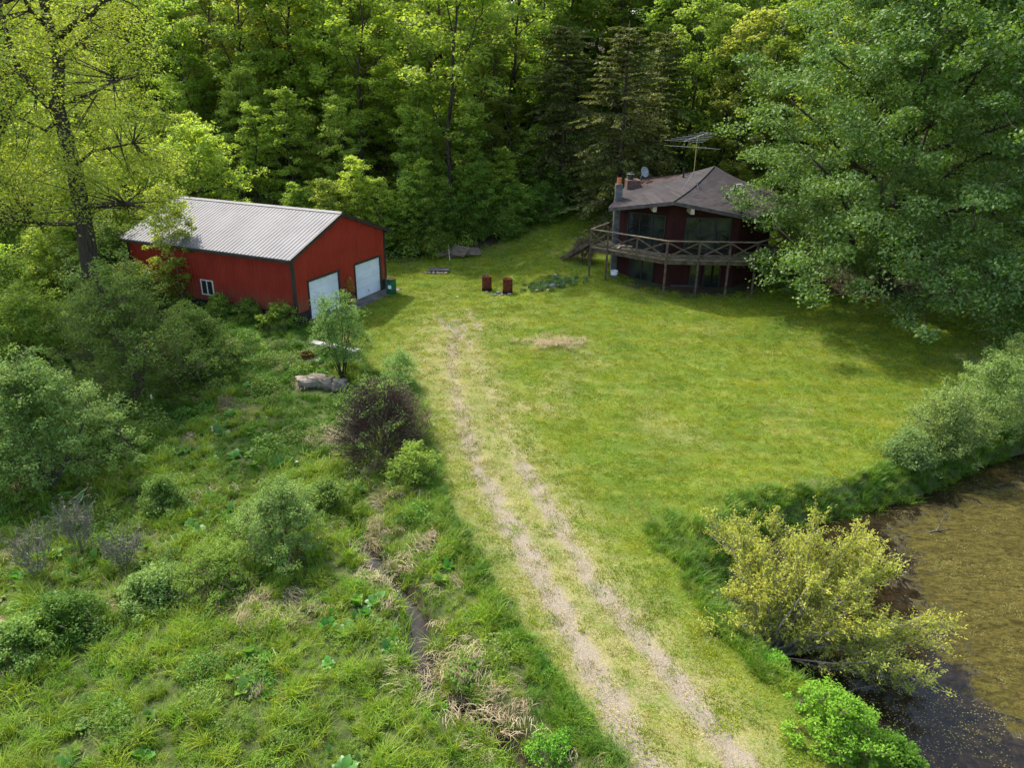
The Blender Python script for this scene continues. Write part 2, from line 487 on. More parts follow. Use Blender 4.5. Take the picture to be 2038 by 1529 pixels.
LM['conifer'] = leafmat('dark_conifer_sprays', (.045, .060, .014, 1), (.105, .120, .032, 1), None, .35, hue=.01, gain=1.7)
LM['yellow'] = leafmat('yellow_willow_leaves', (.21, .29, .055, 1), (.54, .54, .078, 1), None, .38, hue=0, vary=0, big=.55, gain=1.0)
LM['willow'] = leafmat('grey_green_willow_leaves', (.090, .155, .035, 1), (.24, .34, .11, 1), None, .38, hue=.01)
LM['bright2'] = leafmat('marsh_herb_leaves', (.045, .115, .012, 1), (.130, .235, .030, 1), None, .4, hue=.015, gain=1.3)
LM['vivid'] = leafmat('vivid_green_leaves', (.06, .165, .012, 1), (.18, .34, .030, 1), None, .42, hue=.01)
LM['drylawn'] = leafmat('worn_dry_grass_blades', (.20, .17, .05, 1), (.40, .34, .13, 1), None, .3, hue=.01, big=.5)
LM['grass'] = leafmat('long_grass_blades', (.085, .155, .006, 1), (.235, .330, .018, 1), None, .38, rough=.45, spec=.4, hue=.02, big=.5)
LM['darkgrass'] = leafmat('deep_green_grass_blades', (.040, .100, .008, 1), (.100, .195, .016, 1), None, .35, rough=.45, hue=.02, big=.5)
LM['lawn'] = leafmat('mown_grass_blades', (.080, .138, .006, 1), (.300, .322, .020, 1), None, .38, hue=.018, big=.5)
LM['straw'] = leafmat('dead_straw', (.13, .10, .055, 1), (.40, .33, .20, 1), None, .2, rough=.8, hue=.01, gain=1.25)
LM['broad'] = leafmat('broad_wetland_leaves', (.040, .135, .012, 1), (.110, .240, .028, 1), None, .35, rough=.38, spec=.4, hue=.02)
LM['redleaf'] = leafmat('reddish_new_leaves', (.22, .085, .02, 1), (.42, .27, .05, 1), None, .4, hue=0, vary=0, gain=1.8)
LM['grey'] = leafmat('grey_seed_twigs', (.09, .085, .05, 1), (.19, .175, .12, 1), None, .15, hue=0, gain=1)
LM['iris'] = leafmat('blue_green_blades', (.045, .095, .028, 1), (.12, .20, .065, 1), None, .3, hue=0)

# ---------------------------------------------------------------- ground sheet
def axis(lo, hi, f0, f1, fine, mid0, mid1, mid):
    a = list(np.arange(f0, f1 + 1e-6, fine))
    x = f0; left = []
    while x > mid0: x -= mid; left.append(x)
    st = mid
    while x > lo: st *= 1.28; x -= st; left.append(x)
    x = a[-1]; right = []
    while x < mid1: x += mid; right.append(x)
    st = mid
    while x < hi: st *= 1.28; x += st; right.append(x)
    return np.array(left[::-1] + a + right)
xs = axis(-1500, 1500, -12, 14, .14, -50, 50, .6)
ys = axis(-1500, 1500, 8.5, 44, .14, 8, 100, .6)
X, Y = np.meshgrid(xs, ys)
fx, fy = X.ravel(), Y.ravel()
Z = height(fx, fy)
nx, ny = len(xs), len(ys)
idx = np.arange(nx * ny).reshape(ny, nx)
F = np.stack([idx[:-1, :-1], idx[:-1, 1:], idx[1:, 1:], idx[1:, :-1]], -1).reshape(-1, 4)
def P2(lst): return [tuple(at(a, b)[:2]) for a, b in lst]
TRACKS = [(P2([(1310, 1560), (1262, 1480), (1180, 1330), (1105, 1205), (1052, 1105), (1000, 1020), (955, 935), (925, 860), (906, 770), (900, 700), (915, 640)]), .38, 1.0),
          (P2([(1495, 1560), (1445, 1480), (1370, 1380), (1270, 1260), (1180, 1160), (1108, 1040), (1062, 962), (1040, 925)]), .34, .95),
          (P2([(1045, 930), (1012, 870), (985, 800), (955, 735), (930, 680)]), .30, .62),
          (P2([(868, 628), (892, 652)]), .22, .8), (P2([(925, 618), (955, 655)]), .2, .8), (P2([(985, 830), (1003, 850)]), .3, .75),
          (P2([(1040, 810), (1085, 812)]), .3, .6), (P2([(1075, 775), (1115, 775)]), .2, .6)]
for P, w, s_ in TRACKS[:2]:
    Z = Z - .05 * np.exp(-(poly_dist(fx, fy, P) / .22) ** 2)
mdv = meadow_d(fx, fy); pdv = pond_d(fx, fy)
dirt = np.zeros_like(fx); dry = np.zeros_like(fx)
for P, w, s_ in TRACKS:
    d = poly_dist(fx, fy, P)
    d = d + .10 * wob(fx, fy, 2.0, 5.0)
    dirt = np.maximum(dirt, s_ * np.exp(-(np.maximum(d, 0) / (w * 1.15)) ** 2))
    dry = np.maximum(dry, .9 * np.exp(-(np.maximum(d, 0) / (w * 3.2)) ** 2))
dtrk = poly_dist(fx, fy, P2([(1360, 1520), (1110, 1130), (985, 930), (925, 780), (905, 650)]))
dirt = dirt * (.80 - .22 * ss(fy, 14, 30) + .12 * wob(fx, fy, 1.1, 4) + .45 * np.exp(-((fy - 36.5) / 2.5) ** 2))
dry = np.maximum(dry, .5 * np.exp(-(dtrk / 1.0) ** 2))
dry = np.maximum(dry, .85 * np.exp(-(((fx + 3.4) / 2.0) ** 2 + ((fy - 33) / 5.0) ** 2)))
dry = np.maximum(dry, .4 * ss(wob(fx, fy, .45, 9), .3, .9))
# wood floor: everything behind a wavy woodland edge
WEDGE_X = np.array([-60, -24, -14, -8, -5, 0, 4, 7, 9.5, 13, 18, 24, 30, 60])
WEDGE_Y = np.array([34, 44, 50, 50, 51, 54, 60, 68, 60, 52, 48, 44, 40, 36])
def wood_edge(x): return np.interp(x, WEDGE_X, WEDGE_Y)
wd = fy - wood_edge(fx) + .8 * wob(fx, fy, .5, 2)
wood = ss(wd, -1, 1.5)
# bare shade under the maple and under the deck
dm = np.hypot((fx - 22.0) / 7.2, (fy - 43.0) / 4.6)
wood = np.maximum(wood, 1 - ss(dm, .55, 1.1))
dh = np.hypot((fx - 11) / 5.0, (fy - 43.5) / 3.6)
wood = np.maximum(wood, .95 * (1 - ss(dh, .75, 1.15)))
lawn = ss(-mdv, -.1, .35) * ss(-pdv, .9, 1.6)
dead = .62 * np.exp(-(((fx - 2.0) / 1.7) ** 2 + ((fy - 33.6) / 1.1) ** 2))
dead = np.maximum(dead, np.where(mdv > 0, .6 * ss(wob(fx, fy, .8, 6.6), .7, 1.1), 0))
ddv = poly_dist(fx, fy, DITCH)
mud = np.maximum((1 - ss(ddv, .15, .55)) * (1 - ss(fy, 17, 20)), ss(pdv, -.35, .2))
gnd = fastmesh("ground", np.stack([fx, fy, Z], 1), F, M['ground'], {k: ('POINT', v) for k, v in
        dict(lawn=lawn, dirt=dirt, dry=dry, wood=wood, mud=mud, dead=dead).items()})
gnd.data.polygons.foreach_set("use_smooth", [True] * len(gnd.data.polygons))
tag(gnd, kind='structure')

# ---------------------------------------------------------------- water
def pond_material():
    t = NT("pond_water")
    mat_ = t.attr("mat"); duck = t.attr("duck"); speck = t.attr("speck")
    n1 = t.noise(.8, 4, .6); n2 = t.noise(5, 5, .7, dist=.6); n3 = t.noise(26, 4, .7); n5 = t.noise(2.6, 8, .8, stretch=(1, 2.2, 1, .4), dist=1.0)
    dark = t.mix(t.rng(n2, .35, .7), (.008, .006, .003, 1), (.028, .019, .008, 1))
    alg = t.mix(t.rng(n5, .35, .65), (.022, .019, .005, 1), (.088, .075, .017, 1))
    alg = t.mix(t.math('MULTIPLY', t.rng(n3, .5, .7, 0, .8), t.rng(t.noise(.55, 5, .7, dist=.8), .35, .65)), alg, (.17, .155, .042, 1))
    alg = t.mix(t.rng(n3, .32, .45, .7, 0), alg, (.035, .024, .010, 1))
    f1 = t.rng(t.math('ADD', mat_, t.math('MULTIPLY', t.math('SUBTRACT', t.noise(1.7, 7, .75, dist=.8), .5), 2.6)), .30, .75)
    vor = t.n("TexVoronoi"); t.put(vor.inputs["Vector"], t.pos); vor.inputs["Scale"].default_value = 17
    dots = t.rng(vor.outputs["Distance"], .18, .30, 1, 0)
    f3 = t.math('MULTIPLY', dots, t.rng(t.math('ADD', speck, t.math('MULTIPLY', t.math('SUBTRACT', t.noise(1.4, 7, .78, dist=.5), .5), 3.0)), .35, .6))
    f2 = t.rng(t.math('ADD', duck, t.math('MULTIPLY', t.math('SUBTRACT', n2, .5), .6)), .4, .6)
    c = t.mix(f1, dark, alg)
    c = t.mix(f3, c, (.20, .195, .065, 1))
    c = t.mix(f2, c, t.mix(t.rng(n3, .4, .6), (.16, .22, .055, 1), (.24, .31, .09, 1)))
    cov = t.math('MAXIMUM', t.math('MAXIMUM', f1, f2), f3)
    rough = t.rng(cov, 0, 1, .08, .95)
    nrm = t.bump(t.math('ADD', t.math('MULTIPLY', cov, t.math('ADD', n3, n5)), t.math('MULTIPLY', n1, .1)), .5, .03)
    return t.done(t.bsdf(c, rough, t.rng(cov, 0, 1, .20, .05), 0, nrm))
px0 = np.arange(3.5, 30, .2); py0 = np.arange(3.0, 27, .2)
PX, PY = np.meshgrid(px0, py0)
ax_, ay_ = PX.ravel(), PY.ravel()
pv = pond_d(ax_, ay_)
ii = np.arange(len(ax_)).reshape(PX.shape)
PF = np.stack([ii[:-1, :-1], ii[:-1, 1:], ii[1:, 1:], ii[1:, :-1]], -1).reshape(-1, 4)
keep = (pv[PF] > -1.0).any(1)
PF = PF[keep]
ml = P2([(1790, 1000), (1990, 930), (2500, 900), (2500, 1400), (2038, 1400), (1930, 1280), (1840, 1150)])
mi_ = inside(ax_, ay_, ml); mdst = poly_dist(ax_, ay_, ml, True); mdst = np.where(mi_, mdst, -mdst)
dl = P2([(1435, 1140), (1530, 1180), (1545, 1300), (1470, 1270)])
di_ = inside(ax_, ay_, dl); dd_ = poly_dist(ax_, ay_, dl, True); dd_ = np.where(di_, dd_, -dd_)
sp1 = at(1800, 1420, POND_Z); sp2 = at(1700, 1350, POND_Z)
spk = np.maximum(1.5 * np.exp(-(((ax_ - sp1[0]) / 1.8) ** 2 + ((ay_ - sp1[1]) / 1.1) ** 2)), .8 * np.exp(-(((ax_ - sp2[0]) / .9) ** 2 + ((ay_ - sp2[1]) / .6) ** 2)))
spk = np.maximum(spk, .30 * ss(mdst, -1.6, 0)); spk = np.maximum(spk, .22)
pond = fastmesh("pond_water", np.stack([ax_, ay_, np.full_like(ax_, POND_Z)], 1), PF, pond_material(),
                {'mat': ('POINT', ss(mdst, -1.3, 1.3)), 'duck': ('POINT', ss(dd_, -.35, .35)), 'speck': ('POINT', spk)})
tag(pond, kind='structure')
tw = NT("stream_water")
M['stream'] = tw.done(tw.bsdf(tw.mix(tw.rng(tw.noise(4, 4, .6), .4, .6), (.006, .005, .004, 1), (.02, .016, .010, 1)), .15, .15, 0, tw.bump(tw.noise(9, 3, .5), .2, .02)))
mb = MB()
sv = []
for i, p in enumerate(DITCH):
    a = np.array(DITCH[max(i - 1, 0)]); b = np.array(DITCH[min(i + 1, len(DITCH) - 1)])
    d = (b - a) / np.linalg.norm(b - a); n_ = np.array([-d[1], d[0]])
    sv += [(*(np.array(p) + n_ * .5), STREAM_Z), (*(np.array(p) - n_ * .5), STREAM_Z)]
mb.add(sv, [(2 * i, 2 * i + 1, 2 * i + 3, 2 * i + 2) for i in range(len(DITCH) - 1)])
tag(mb.build("stream_water", M['stream']), kind='structure')

# ================================================================= GARAGE
GC = np.array([-11.07, 36.098]); GA = 1.156
GW, GL, GE, GR_ = 8.28, 11.39, 3.63, 5.15
g = thing("red_garage", "long red metal garage with pale ribbed roof and two white overhead doors", "garage", (GC[0], GC[1], 0), GA)
# local axes: x along the gable wall (front, with the doors), y back along the long wall
doors = [(1.01, 3.75), (5.10, 7.79)]
DH = 2.15
sk = .62
def rib_wall(mb, p, q, z0, z1f, nrm, step=.23):
    """flat sheet plus small raised ribs; z1f(t) top height; p->q local xy"""
    p = np.array(p); q = np.array(q); L_ = np.linalg.norm(q - p); d = (q - p) / L_; n_ = np.array(nrm)
    mb.add([(*p, z0), (*q, z0), (*q, z1f(L_)), (*p, z1f(0))], [(0, 1, 2, 3)])
    for s_ in np.arange(step / 2, L_, step):
        a = p + d * (s_ - .018) + n_ * .001; b = p + d * (s_ + .018) + n_ * .001; c_ = p + d * s_ + n_ * .030
        zt = z1f(s_) - .02
        mb.add([(*a, z0), (*c_, z0), (*b, z0), (*a, zt), (*c_, zt), (*b, zt)], [(0, 1, 4, 3), (1, 2, 5, 4)])
slope = (GR_ - GE) / (GW / 2)
w = MB()
ztop = lambda x: GE + slope * (x if x < GW / 2 else GW - x)
segs = [(0, doors[0][0], sk), (doors[0][0], doors[0][1], DH), (doors[0][1], doors[1][0], sk), (doors[1][0], doors[1][1], DH), (doors[1][1], GW, sk)]
for a, b, z0 in segs:
    cuts = [a, b] if not (a < GW / 2 < b) else [a, GW / 2, b]
    for c0, c1 in zip(cuts[:-1], cuts[1:]):
        rib_wall(w, (c0, 0), (c1, 0), z0, lambda s_, c0=c0: ztop(c0 + s_), (0, -1))
rib_wall(w, (0, GL), (0, 0), sk, lambda s_: GE, (-1, 0))
rib_wall(w, (GW, 0), (GW, GL), sk, lambda s_: GE, (1, 0))
w.add([(0, GL, sk), (GW, GL, sk), (GW, GL, GE), (GW / 2, GL, GR_), (0, GL, GE)], [(4, 3, 2, 1, 0)])
w.build("wall", M['red'], g)
f = MB()
for a, b in ((0, doors[0][0]), (doors[0][1], doors[1][0]), (doors[1][1], GW)):
    f.box((a + .004, -.03, -.6), (b - .004, .10, sk))
f.box((-.03, .0, -1.2), (.10, GL, sk)); f.box((GW - .1, .10, -.8), (GW + .03, GL, sk)); f.box((.1, GL - .1, -.8), (GW - .1, GL, sk))
f.build("foundation", M['skirt'], g)
# roof
rf = MB(); OV = .36; OG = .2
for sgn in (0, 1):
    def rp(u, y, lift=0.0):      # u metres down-slope from the ridge (horizontal)
        x = GW / 2 - u if sgn == 0 else GW / 2 + u
        return (x, y, GR_ + .03 - slope * u + lift)
    U = GW / 2 + OV
    y0, y1 = -OG, GL + OG
    V = [rp(0, y0), rp(U, y0), rp(U, y1), rp(0, y1), rp(0, y0, -.05), rp(U, y0, -.05), rp(U, y1, -.05), rp(0, y1, -.05)]
    rf.add(V, [(0, 1, 2, 3), (4, 7, 6, 5), (0, 4, 5, 1), (1, 5, 6, 2), (2, 6, 7, 3)] if sgn else [(3, 2, 1, 0), (5, 6, 7, 4), (1, 5, 4, 0), (2, 6, 5, 1), (3, 7, 6, 2)])
    for yy in np.arange(y0 + .06, y1, .235):
        A_, B_, C_ = yy - .03, yy, yy + .03
        rf.add([rp(.02, A_, .001), rp(.02, B_ - .012, .024), rp(.02, B_ + .012, .024), rp(.02, C_, .001), rp(U, A_, .001), rp(U, B_ - .012, .024), rp(U, B_ + .012, .024), rp(U, C_, .001)],
               [(0, 1, 5, 4), (1, 2, 6, 5), (2, 3, 7, 6), (4, 5, 6, 7)])
rfo = rf.build("roof", M['roofmetal'], g)
rc = MB()
for sgn in (-1, 1):
    rc.add([(GW / 2, -OG, GR_ + .085), (GW / 2 + sgn * .17, -OG, GR_ + .07 - slope * .17), (GW / 2 + sgn * .17, GL + OG, GR_ + .07 - slope * .17), (GW / 2, GL + OG, GR_ + .085)], [(0, 1, 2, 3)])
rc.build("ridge_cap", M['roofmetal'], g)
tr = MB()
U = GW / 2 + OV
for y0 in (-OG - .02, GL + OG + .02):
    tr.beam((GW / 2, y0, GR_ - .05), (GW / 2 - U, y0, GR_ - .05 - slope * U), .035, .19)
    tr.beam((GW / 2, y0, GR_ - .055), (GW / 2 + U, y0, GR_ - .055 - slope * U), .034, .188)
    tr.build("gable_trim", M['trim'], g); tr = MB()
ze = GR_ - slope * U
tr = MB()
tr.box((-OV - .03, -OG, ze - .14), (-OV + .03, GL + OG, ze - .03)); tr.box((GW + OV - .03, -OG, ze - .14), (GW + OV + .03, GL + OG, ze - .03))
tr.box((-OV + .03, -.1, ze - .12), (-.02, GL, ze - .09)); tr.box((GW + .02, -.1, ze - .12), (GW + OV - .03, GL, ze - .09))
tr.build("eave_gutter", M['trim'], g)
for x, y in ((0, 0), (GW, 0), (0, GL)):
    tr = MB(); tr.box((x - .04, y - .04, sk - .02), (x + .11 if x < 1 else x + .04, y + .11 if y < 1 else y + .04, GE - .03))
    if x > 1: tr = MB(); tr.box((x - .11, y - .04, sk - .02), (x + .04, y + .11, GE - .03))
    tr.build("corner_trim", M['trim'], g)
for k, (a, b) in enumerate(doors):
    d = MB()
    n_pan = 4
    for i in range(n_pan):
        z0 = .02 + i * (DH - .02) / n_pan; z1 = .02 + (i + 1) * (DH - .02) / n_pan - .035
        d.box((a + .10, .05, z0), (b - .10, .09, z1))
        nb = 8
        for j in range(nb):
            xa = a + .13 + j * (b - a - .26) / nb; xb = xa + (b - a - .26) / nb - .05
            d.box((xa, .042, z0 + .07), (xb, .0505, z1 - .07))
        d.box((a + .10, .044, z1 - .25), (b - .10, .0502, z1 - .242))
    d.box((a + .10, .088, .03), (b - .10, .11, DH - .03))
    dob = d.build("garage_door", M['white'], g)
    h_ = MB(); h_.box(((a + b) / 2 - .07, .02, .28), ((a + b) / 2 + .07, .045, .31)); h_.build("handle", M['darkmetal'], dob)
    j = MB(); j.box((a, -.035, 0), (a + .10, .12, DH - .1)); j.box((b - .10, -.035, 0), (b, .12, DH - .1)); j.box((a, -.035, DH - .10), (b, .12, DH + .02))
    j.build("door_frame", M['trim'], g)
    # threshold strip
# window on the long wall
wy0, wz0 = None, None
def long_wall_hit(px, py):
    d = ray(px, py); ca, sa = math.cos(GA), math.sin(GA)
    # local x = 0 plane: n = (ca, sa)
    t = ((GC[0]) * ca + (GC[1]) * sa) / (d[0] * ca + d[1] * sa)
    p = d * t + np.array([0, 0, CH])
    ly = -(p[0] - GC[0]) * sa + (p[1] - GC[1]) * ca
    return ly, p[2]
l1, z1_ = long_wall_hit(399, 555); l0, z0_ = long_wall_hit(428, 589)
wt = MB(); fw_ = .055
wt.box((-.05, l0, z0_), (.0, l1, z0_ + fw_)); wt.box((-.05, l0, z1_ - fw_), (.0, l1, z1_))
wt.box((-.05, l0, z0_ + fw_), (.0, l0 + fw_, z1_ - fw_)); wt.box((-.05, l1 - fw_, z0_ + fw_), (.0, l1, z1_ - fw_)); wt.box((-.045, (l0 + l1) / 2 - .03, z0_ + fw_), (.0, (l0 + l1) / 2 + .03, z1_ - fw_))
wo = wt.build("window", M['frame'], g)
gl = MB(); gl.box((-.025, l0 + fw_, z0_ + fw_), (-.019, l1 - fw_, z1_ - fw_)); gl.build("pane", M['glass'], wo)
# concrete apron in front of the doors
ap = MB()
def gl2w(x, y): ca, sa = math.cos(GA), math.sin(GA); return (GC[0] + x * ca - y * sa, GC[1] + x * sa + y * ca)
ap.prism([gl2w(*p) for p in [(.9, -.06), (1.0, -1.0), (4.8, -.95), (7.9, -1.0), (8.6, -.9), (8.5, -.06)]], -.2, .035)
tag(ap.build("concrete_path", M['concrete'], bevel=.02), kind='structure')

# ================================================================= HOUSE
W = [(6.30, 44.10), (9.02, 41.85), (12.75, 41.85), (15.3, 44.2), (15.3, 48.6), (12.6, 51.2), (9.6, 51.0), (7.9, 47.4)]
HC = np.array([12.0, 46.0])
house = thing("octagonal_house", "dark red octagonal lodge with low grey shingled roof and glass sliding doors", "house", (HC[0], HC[1], 0))
def HL(p): return (p[0] - HC[0], p[1] - HC[1])
DZ = 2.75
e0 = aty(1342, 401, 40.75); e1 = aty(1212, 414, 43.3); e2 = aty(1500, 433, 40.75); pk = aty(1423, 330, 46.0); e7 = aty(1252, 362, 48.2)
E_ = [tuple(e1), tuple(e0), tuple(e2), (16.5, 43.9, 5.35), (16.5, 49.2, 5.5), (13.2, 52.3, 5.6), (9.0, 52.0, 5.8), tuple(e7)]
wl = MB()
wtop = [5.05, 5.50, 5.05, 5.0, 5.0, 5.1, 5.3, 5.55]
Wl = [HL(p) for p in W]
wl.prism(Wl, -.3, [z for z in wtop])
wall_o = wl.build("wall", M['siding'], house)
# vertical battens are pattern of the wall: thin strips in one mesh
ba = MB()
for i in range(8):
    p, q = np.array(Wl[i]), np.array(Wl[(i + 1) % 8]); L_ = np.linalg.norm(q - p); d = (q - p) / L_; nn = np.array([d[1], -d[0]])
    for s_ in np.arange(.05, L_, .20):
        c = p + d * s_ + nn * .008
        zt = wtop[i] + (wtop[(i + 1) % 8] - wtop[i]) * s_ / L_ - .02
        ba.beam((*c, -.2), (*c, zt), .045, .02, up=(nn[0], nn[1], 0))
ba.build("wall_batten", M['siding'], house)
# roof
rf = MB()
El = [(a - HC[0], b - HC[1], c) for a, b, c in E_]
pkl = (pk[0] - HC[0], pk[1] - HC[1], pk[2])
# subdivided fan with a slight flare at the eaves
nr, ns = 10, 6
ring = []
for i in range(8):
    a = np.array(El[i]); b = np.array(El[(i + 1) % 8])
    for s_ in range(ns): ring.append(a + (b - a) * s_ / ns)
ring = np.array(ring); NR = len(ring); pkv = np.array(pkl)
V = []; 
for r_ in range(nr + 1):
    t_ = r_ / nr
    for q in ring:
        p = pkv + (q - pkv) * max(t_, .002)
        p = p.copy(); p[2] -= .22 * math.sin(math.pi * t_) * (1 if True else 0) * .8
        V.append(p)
FF = []
for r_ in range(nr):
    for k in range(NR): FF.append((r_ * NR + k, (r_ + 1) * NR + k, (r_ + 1) * NR + (k + 1) % NR, r_ * NR + (k + 1) % NR))
base = len(V)
for q in ring: V.append(q - np.array([0, 0, .12]))
for k in range(NR): FF.append((nr * NR + k, base + k, base + (k + 1) % NR, nr * NR + (k + 1) % NR))
V.append(pkv - np.array([0, 0, 1.0]))
for k in range(NR): FF.append((base + k, len(V) - 1, base + (k + 1) % NR))
rf.add(V, FF)
roof_o = rf.build("roof", M['shingle'], house)
fa = MB()
for i in range(8):
    a, b = Vector(El[i]), Vector(El[(i + 1) % 8])
    fa.beam(a + Vector((0, 0, -.09)), b + Vector((0, 0, -.09)), .05, .20)
fa.build("fascia", M['fascia'], house)
hp = MB(); hp.tube([Vector(El[1]) * (1 - t_) + pkv * t_ - Vector((0, 0, .22 * .8 * math.sin(math.pi * (1 - t_)) - .02)) if False else Vector(tuple(np.array(El[1]) * (1 - t_) + pkv * t_ - np.array([0, 0, .176 * math.sin(math.pi * (1 - t_)) - .02]))) for t_ in np.linspace(0, .98, 14)], .035, 6)
hp.build("hip_cap", M['vent'], house)
for (px, py, yy) in ((1462, 376, 43.6), (1447, 390, 42.6), (1361, 341, 46.0)):
    # vent pipes standing on the roof slope
    p = aty(px, py, yy)
    v_ = MB(); v_.tube([(p[0] - HC[0], p[1] - HC[1], p[2] - .35), (p[0] - HC[0], p[1] - HC[1], p[2] + .22)], .06, 10); v_.build("vent_pipe", M['vent'], roof_o)
p = aty(1472, 367, 44.0); v_ = MB(); v_.box((p[0] - HC[0] - .18, p[1] - HC[1] - .12, p[2] - .2), (p[0] - HC[0] + .18, p[1] - HC[1] + .12, p[2] + .04)); v_.build("roof_vent", M['mount'], roof_o, bevel=.05)
# beam ends under the eaves
for (px, py, yy) in ((1303, 414, 41.7), (1378, 419, 40.9)):
    p = aty(px, py, yy) - np.array([HC[0], HC[1], 0])
    b_ = MB(); b_.box((p[0] - .10, p[1] - .12, p[2] - .20), (p[0] + .10, p[1] + 1.2, p[2] + .15)); b_.build("beam_end", M['palewood'], house, bevel=.01)
# windows and sliding doors: on facet i, from s0 to s1 (metres), z0..z1
def facet_open(i, s0, s1, z0, z1, panels, name, mat=M['vent']):
    p, q = np.array(Wl[i]), np.array(Wl[(i + 1) % 8]); L_ = np.linalg.norm(q - p); d = (q - p) / L_; nn = np.array([d[1], -d[0]])
    fr = MB()
    def bx(a, b, za, zb, o0, o1):
        c = [p + d * a + nn * o0, p + d * b + nn * o0, p + d * b + nn * o1, p + d * a + nn * o1]
        return c, za, zb
    def addb(mb, a, b, za, zb, o0, o1):
        c, za, zb = bx(a, b, za, zb, o0, o1)
        mb.add([(*c[0], za), (*c[1], za), (*c[2], za), (*c[3], za), (*c[0], zb), (*c[1], zb), (*c[2], zb), (*c[3], zb)],
               [(0, 1, 2, 3), (7, 6, 5, 4), (0, 4, 5, 1), (1, 5, 6, 2), (2, 6, 7, 3), (3, 7, 4, 0)])
    t_ = .06
    addb(fr, s0, s1, z0, z0 + t_, .02, .10); addb(fr, s0, s1, z1 - t_, z1, .02, .10)
    n_ = panels
    for k in range(n_ + 1):
        c = s0 + (s1 - s0) * k / n_
        a = max(s0, c - t_ / 2 if 0 < k < n_ else (s0 if k == 0 else s1 - t_)); addb(fr, a, a + t_, z0 + t_, z1 - t_, .02, .095)
    fo = fr.build(name, mat, house)
    gl = MB(); addb(gl, s0 + t_ / 2, s1 - t_ / 2, z0 + t_ / 2, z1 - t_ / 2, .03, .045)
    gl.build("glass", M['glass'], fo)
    return fo
facet_open(0, .55, 3.05, DZ + .05, DZ + 2.1, 3, "sliding_door")
facet_open(1, .65, 3.25, DZ + .05, DZ + 2.1, 3, "sliding_door")
facet_open(0, .9, 2.55, .55, 2.45, 2, "sliding_door")
facet_open(1, 1.15, 1.75, 1.0, 2.4, 1, "window")
facet_open(1, 1.95, 2.95, .40, 2.4, 1, "glass_door")
# dark skirting panel by the lower door and pale sills
sb = MB(); p = np.array(Wl[1]); sb.box((p[0] + .12, p[1] - .12, .15), (p[0] + 1.8, p[1] - .02, .95)); sb.build("skirting_panel", M['trim'], house)
sb = MB(); sb.box((p[0] + 1.9, p[1] - .2, .32), (p[0] + 3.0, p[1] - .02, .40)); sb.build("door_sill", M['palewood'], house)
# chimneys (parts of the house)
cpos = aty(1238, 395, 44.6); ctop = aty(1238, 367, 44.6)[2]
ch = MB()
cx, cy = 6.18 - HC[0], 44.75 - HC[1]
ch.box((cx - .20, cy - .25, .2), (cx + .20, cy + .25, ctop))
for z in np.arange(.4, ctop, .2): ch.box((cx - .203, cy - .253, z), (cx + .203, cy + .253, z + .012))
cho = ch.build("chimney", M['block'], house)
fl = MB(); fl.lathe([(.14, ctop), (.14, ctop + .36), (.105, ctop + .36), (.105, ctop + .1)], (cx, cy, 0), 14); fl.build("flue", M['flue'], cho)
q0 = aty(1249, 372, 46.6); q1 = aty(1272, 355, 47.6)
ch = MB(); zt = aty(1258, 357, 47.0)[2]
ch.box((q0[0] - HC[0] - .05, .45, 5.0), (q0[0] - HC[0] + .75, 1.6, zt))
cho = ch.build("chimney", M['brick'], house, bevel=.01); cho["label"] = "brown boxed chimney with round dark cap"
cc = aty(1252, 352, 47.0); fl = MB(); fl.lathe([(.16, zt), (.16, zt + .10), (.26, zt + .12), (.26, zt + .17), (.15, zt + .19), (.15, zt + .26), (.25, zt + .28), (.25, zt + .33), (.14, zt + .36), (.12, zt + .42)], (cc[0] - HC[0] + .1, 1.0, 0), 18); fl.build("chimney_cap", M['darkmetal'], cho)

# satellite dish
p = aty(1281, 343, 47.6)
dsh = thing("satellite_dish", "small grey satellite dish above the back roof edge beside the chimneys", "satellite dish", (p[0], p[1], p[2]))
dmb = MB(); dmb.lathe([(.02, 0), (.15, .02), (.27, .07), (.33, .12), (.335, .125), (.27, .085), (.15, .035), (.02, .015)], (0, 0, 0), 20)
d_ = dmb.build("reflector", M['dish'], dsh, smooth=True); d_.rotation_euler = (R(70), 0, R(35))
amb = MB(); amb.tube([(0, .05, 0), (-.12, .1, -.25), (-.25, .1, -.75)], .022, 8); amb.build("mast", M['mount'], dsh)
amb = MB(); amb.tube([(0, 0, -.25), (.18, -.3, -.02)], .012, 6); amb.box((.13, -.36, -.05), (.21, -.27, .05)); amb.build("receiver_arm", M['mount'], dsh)

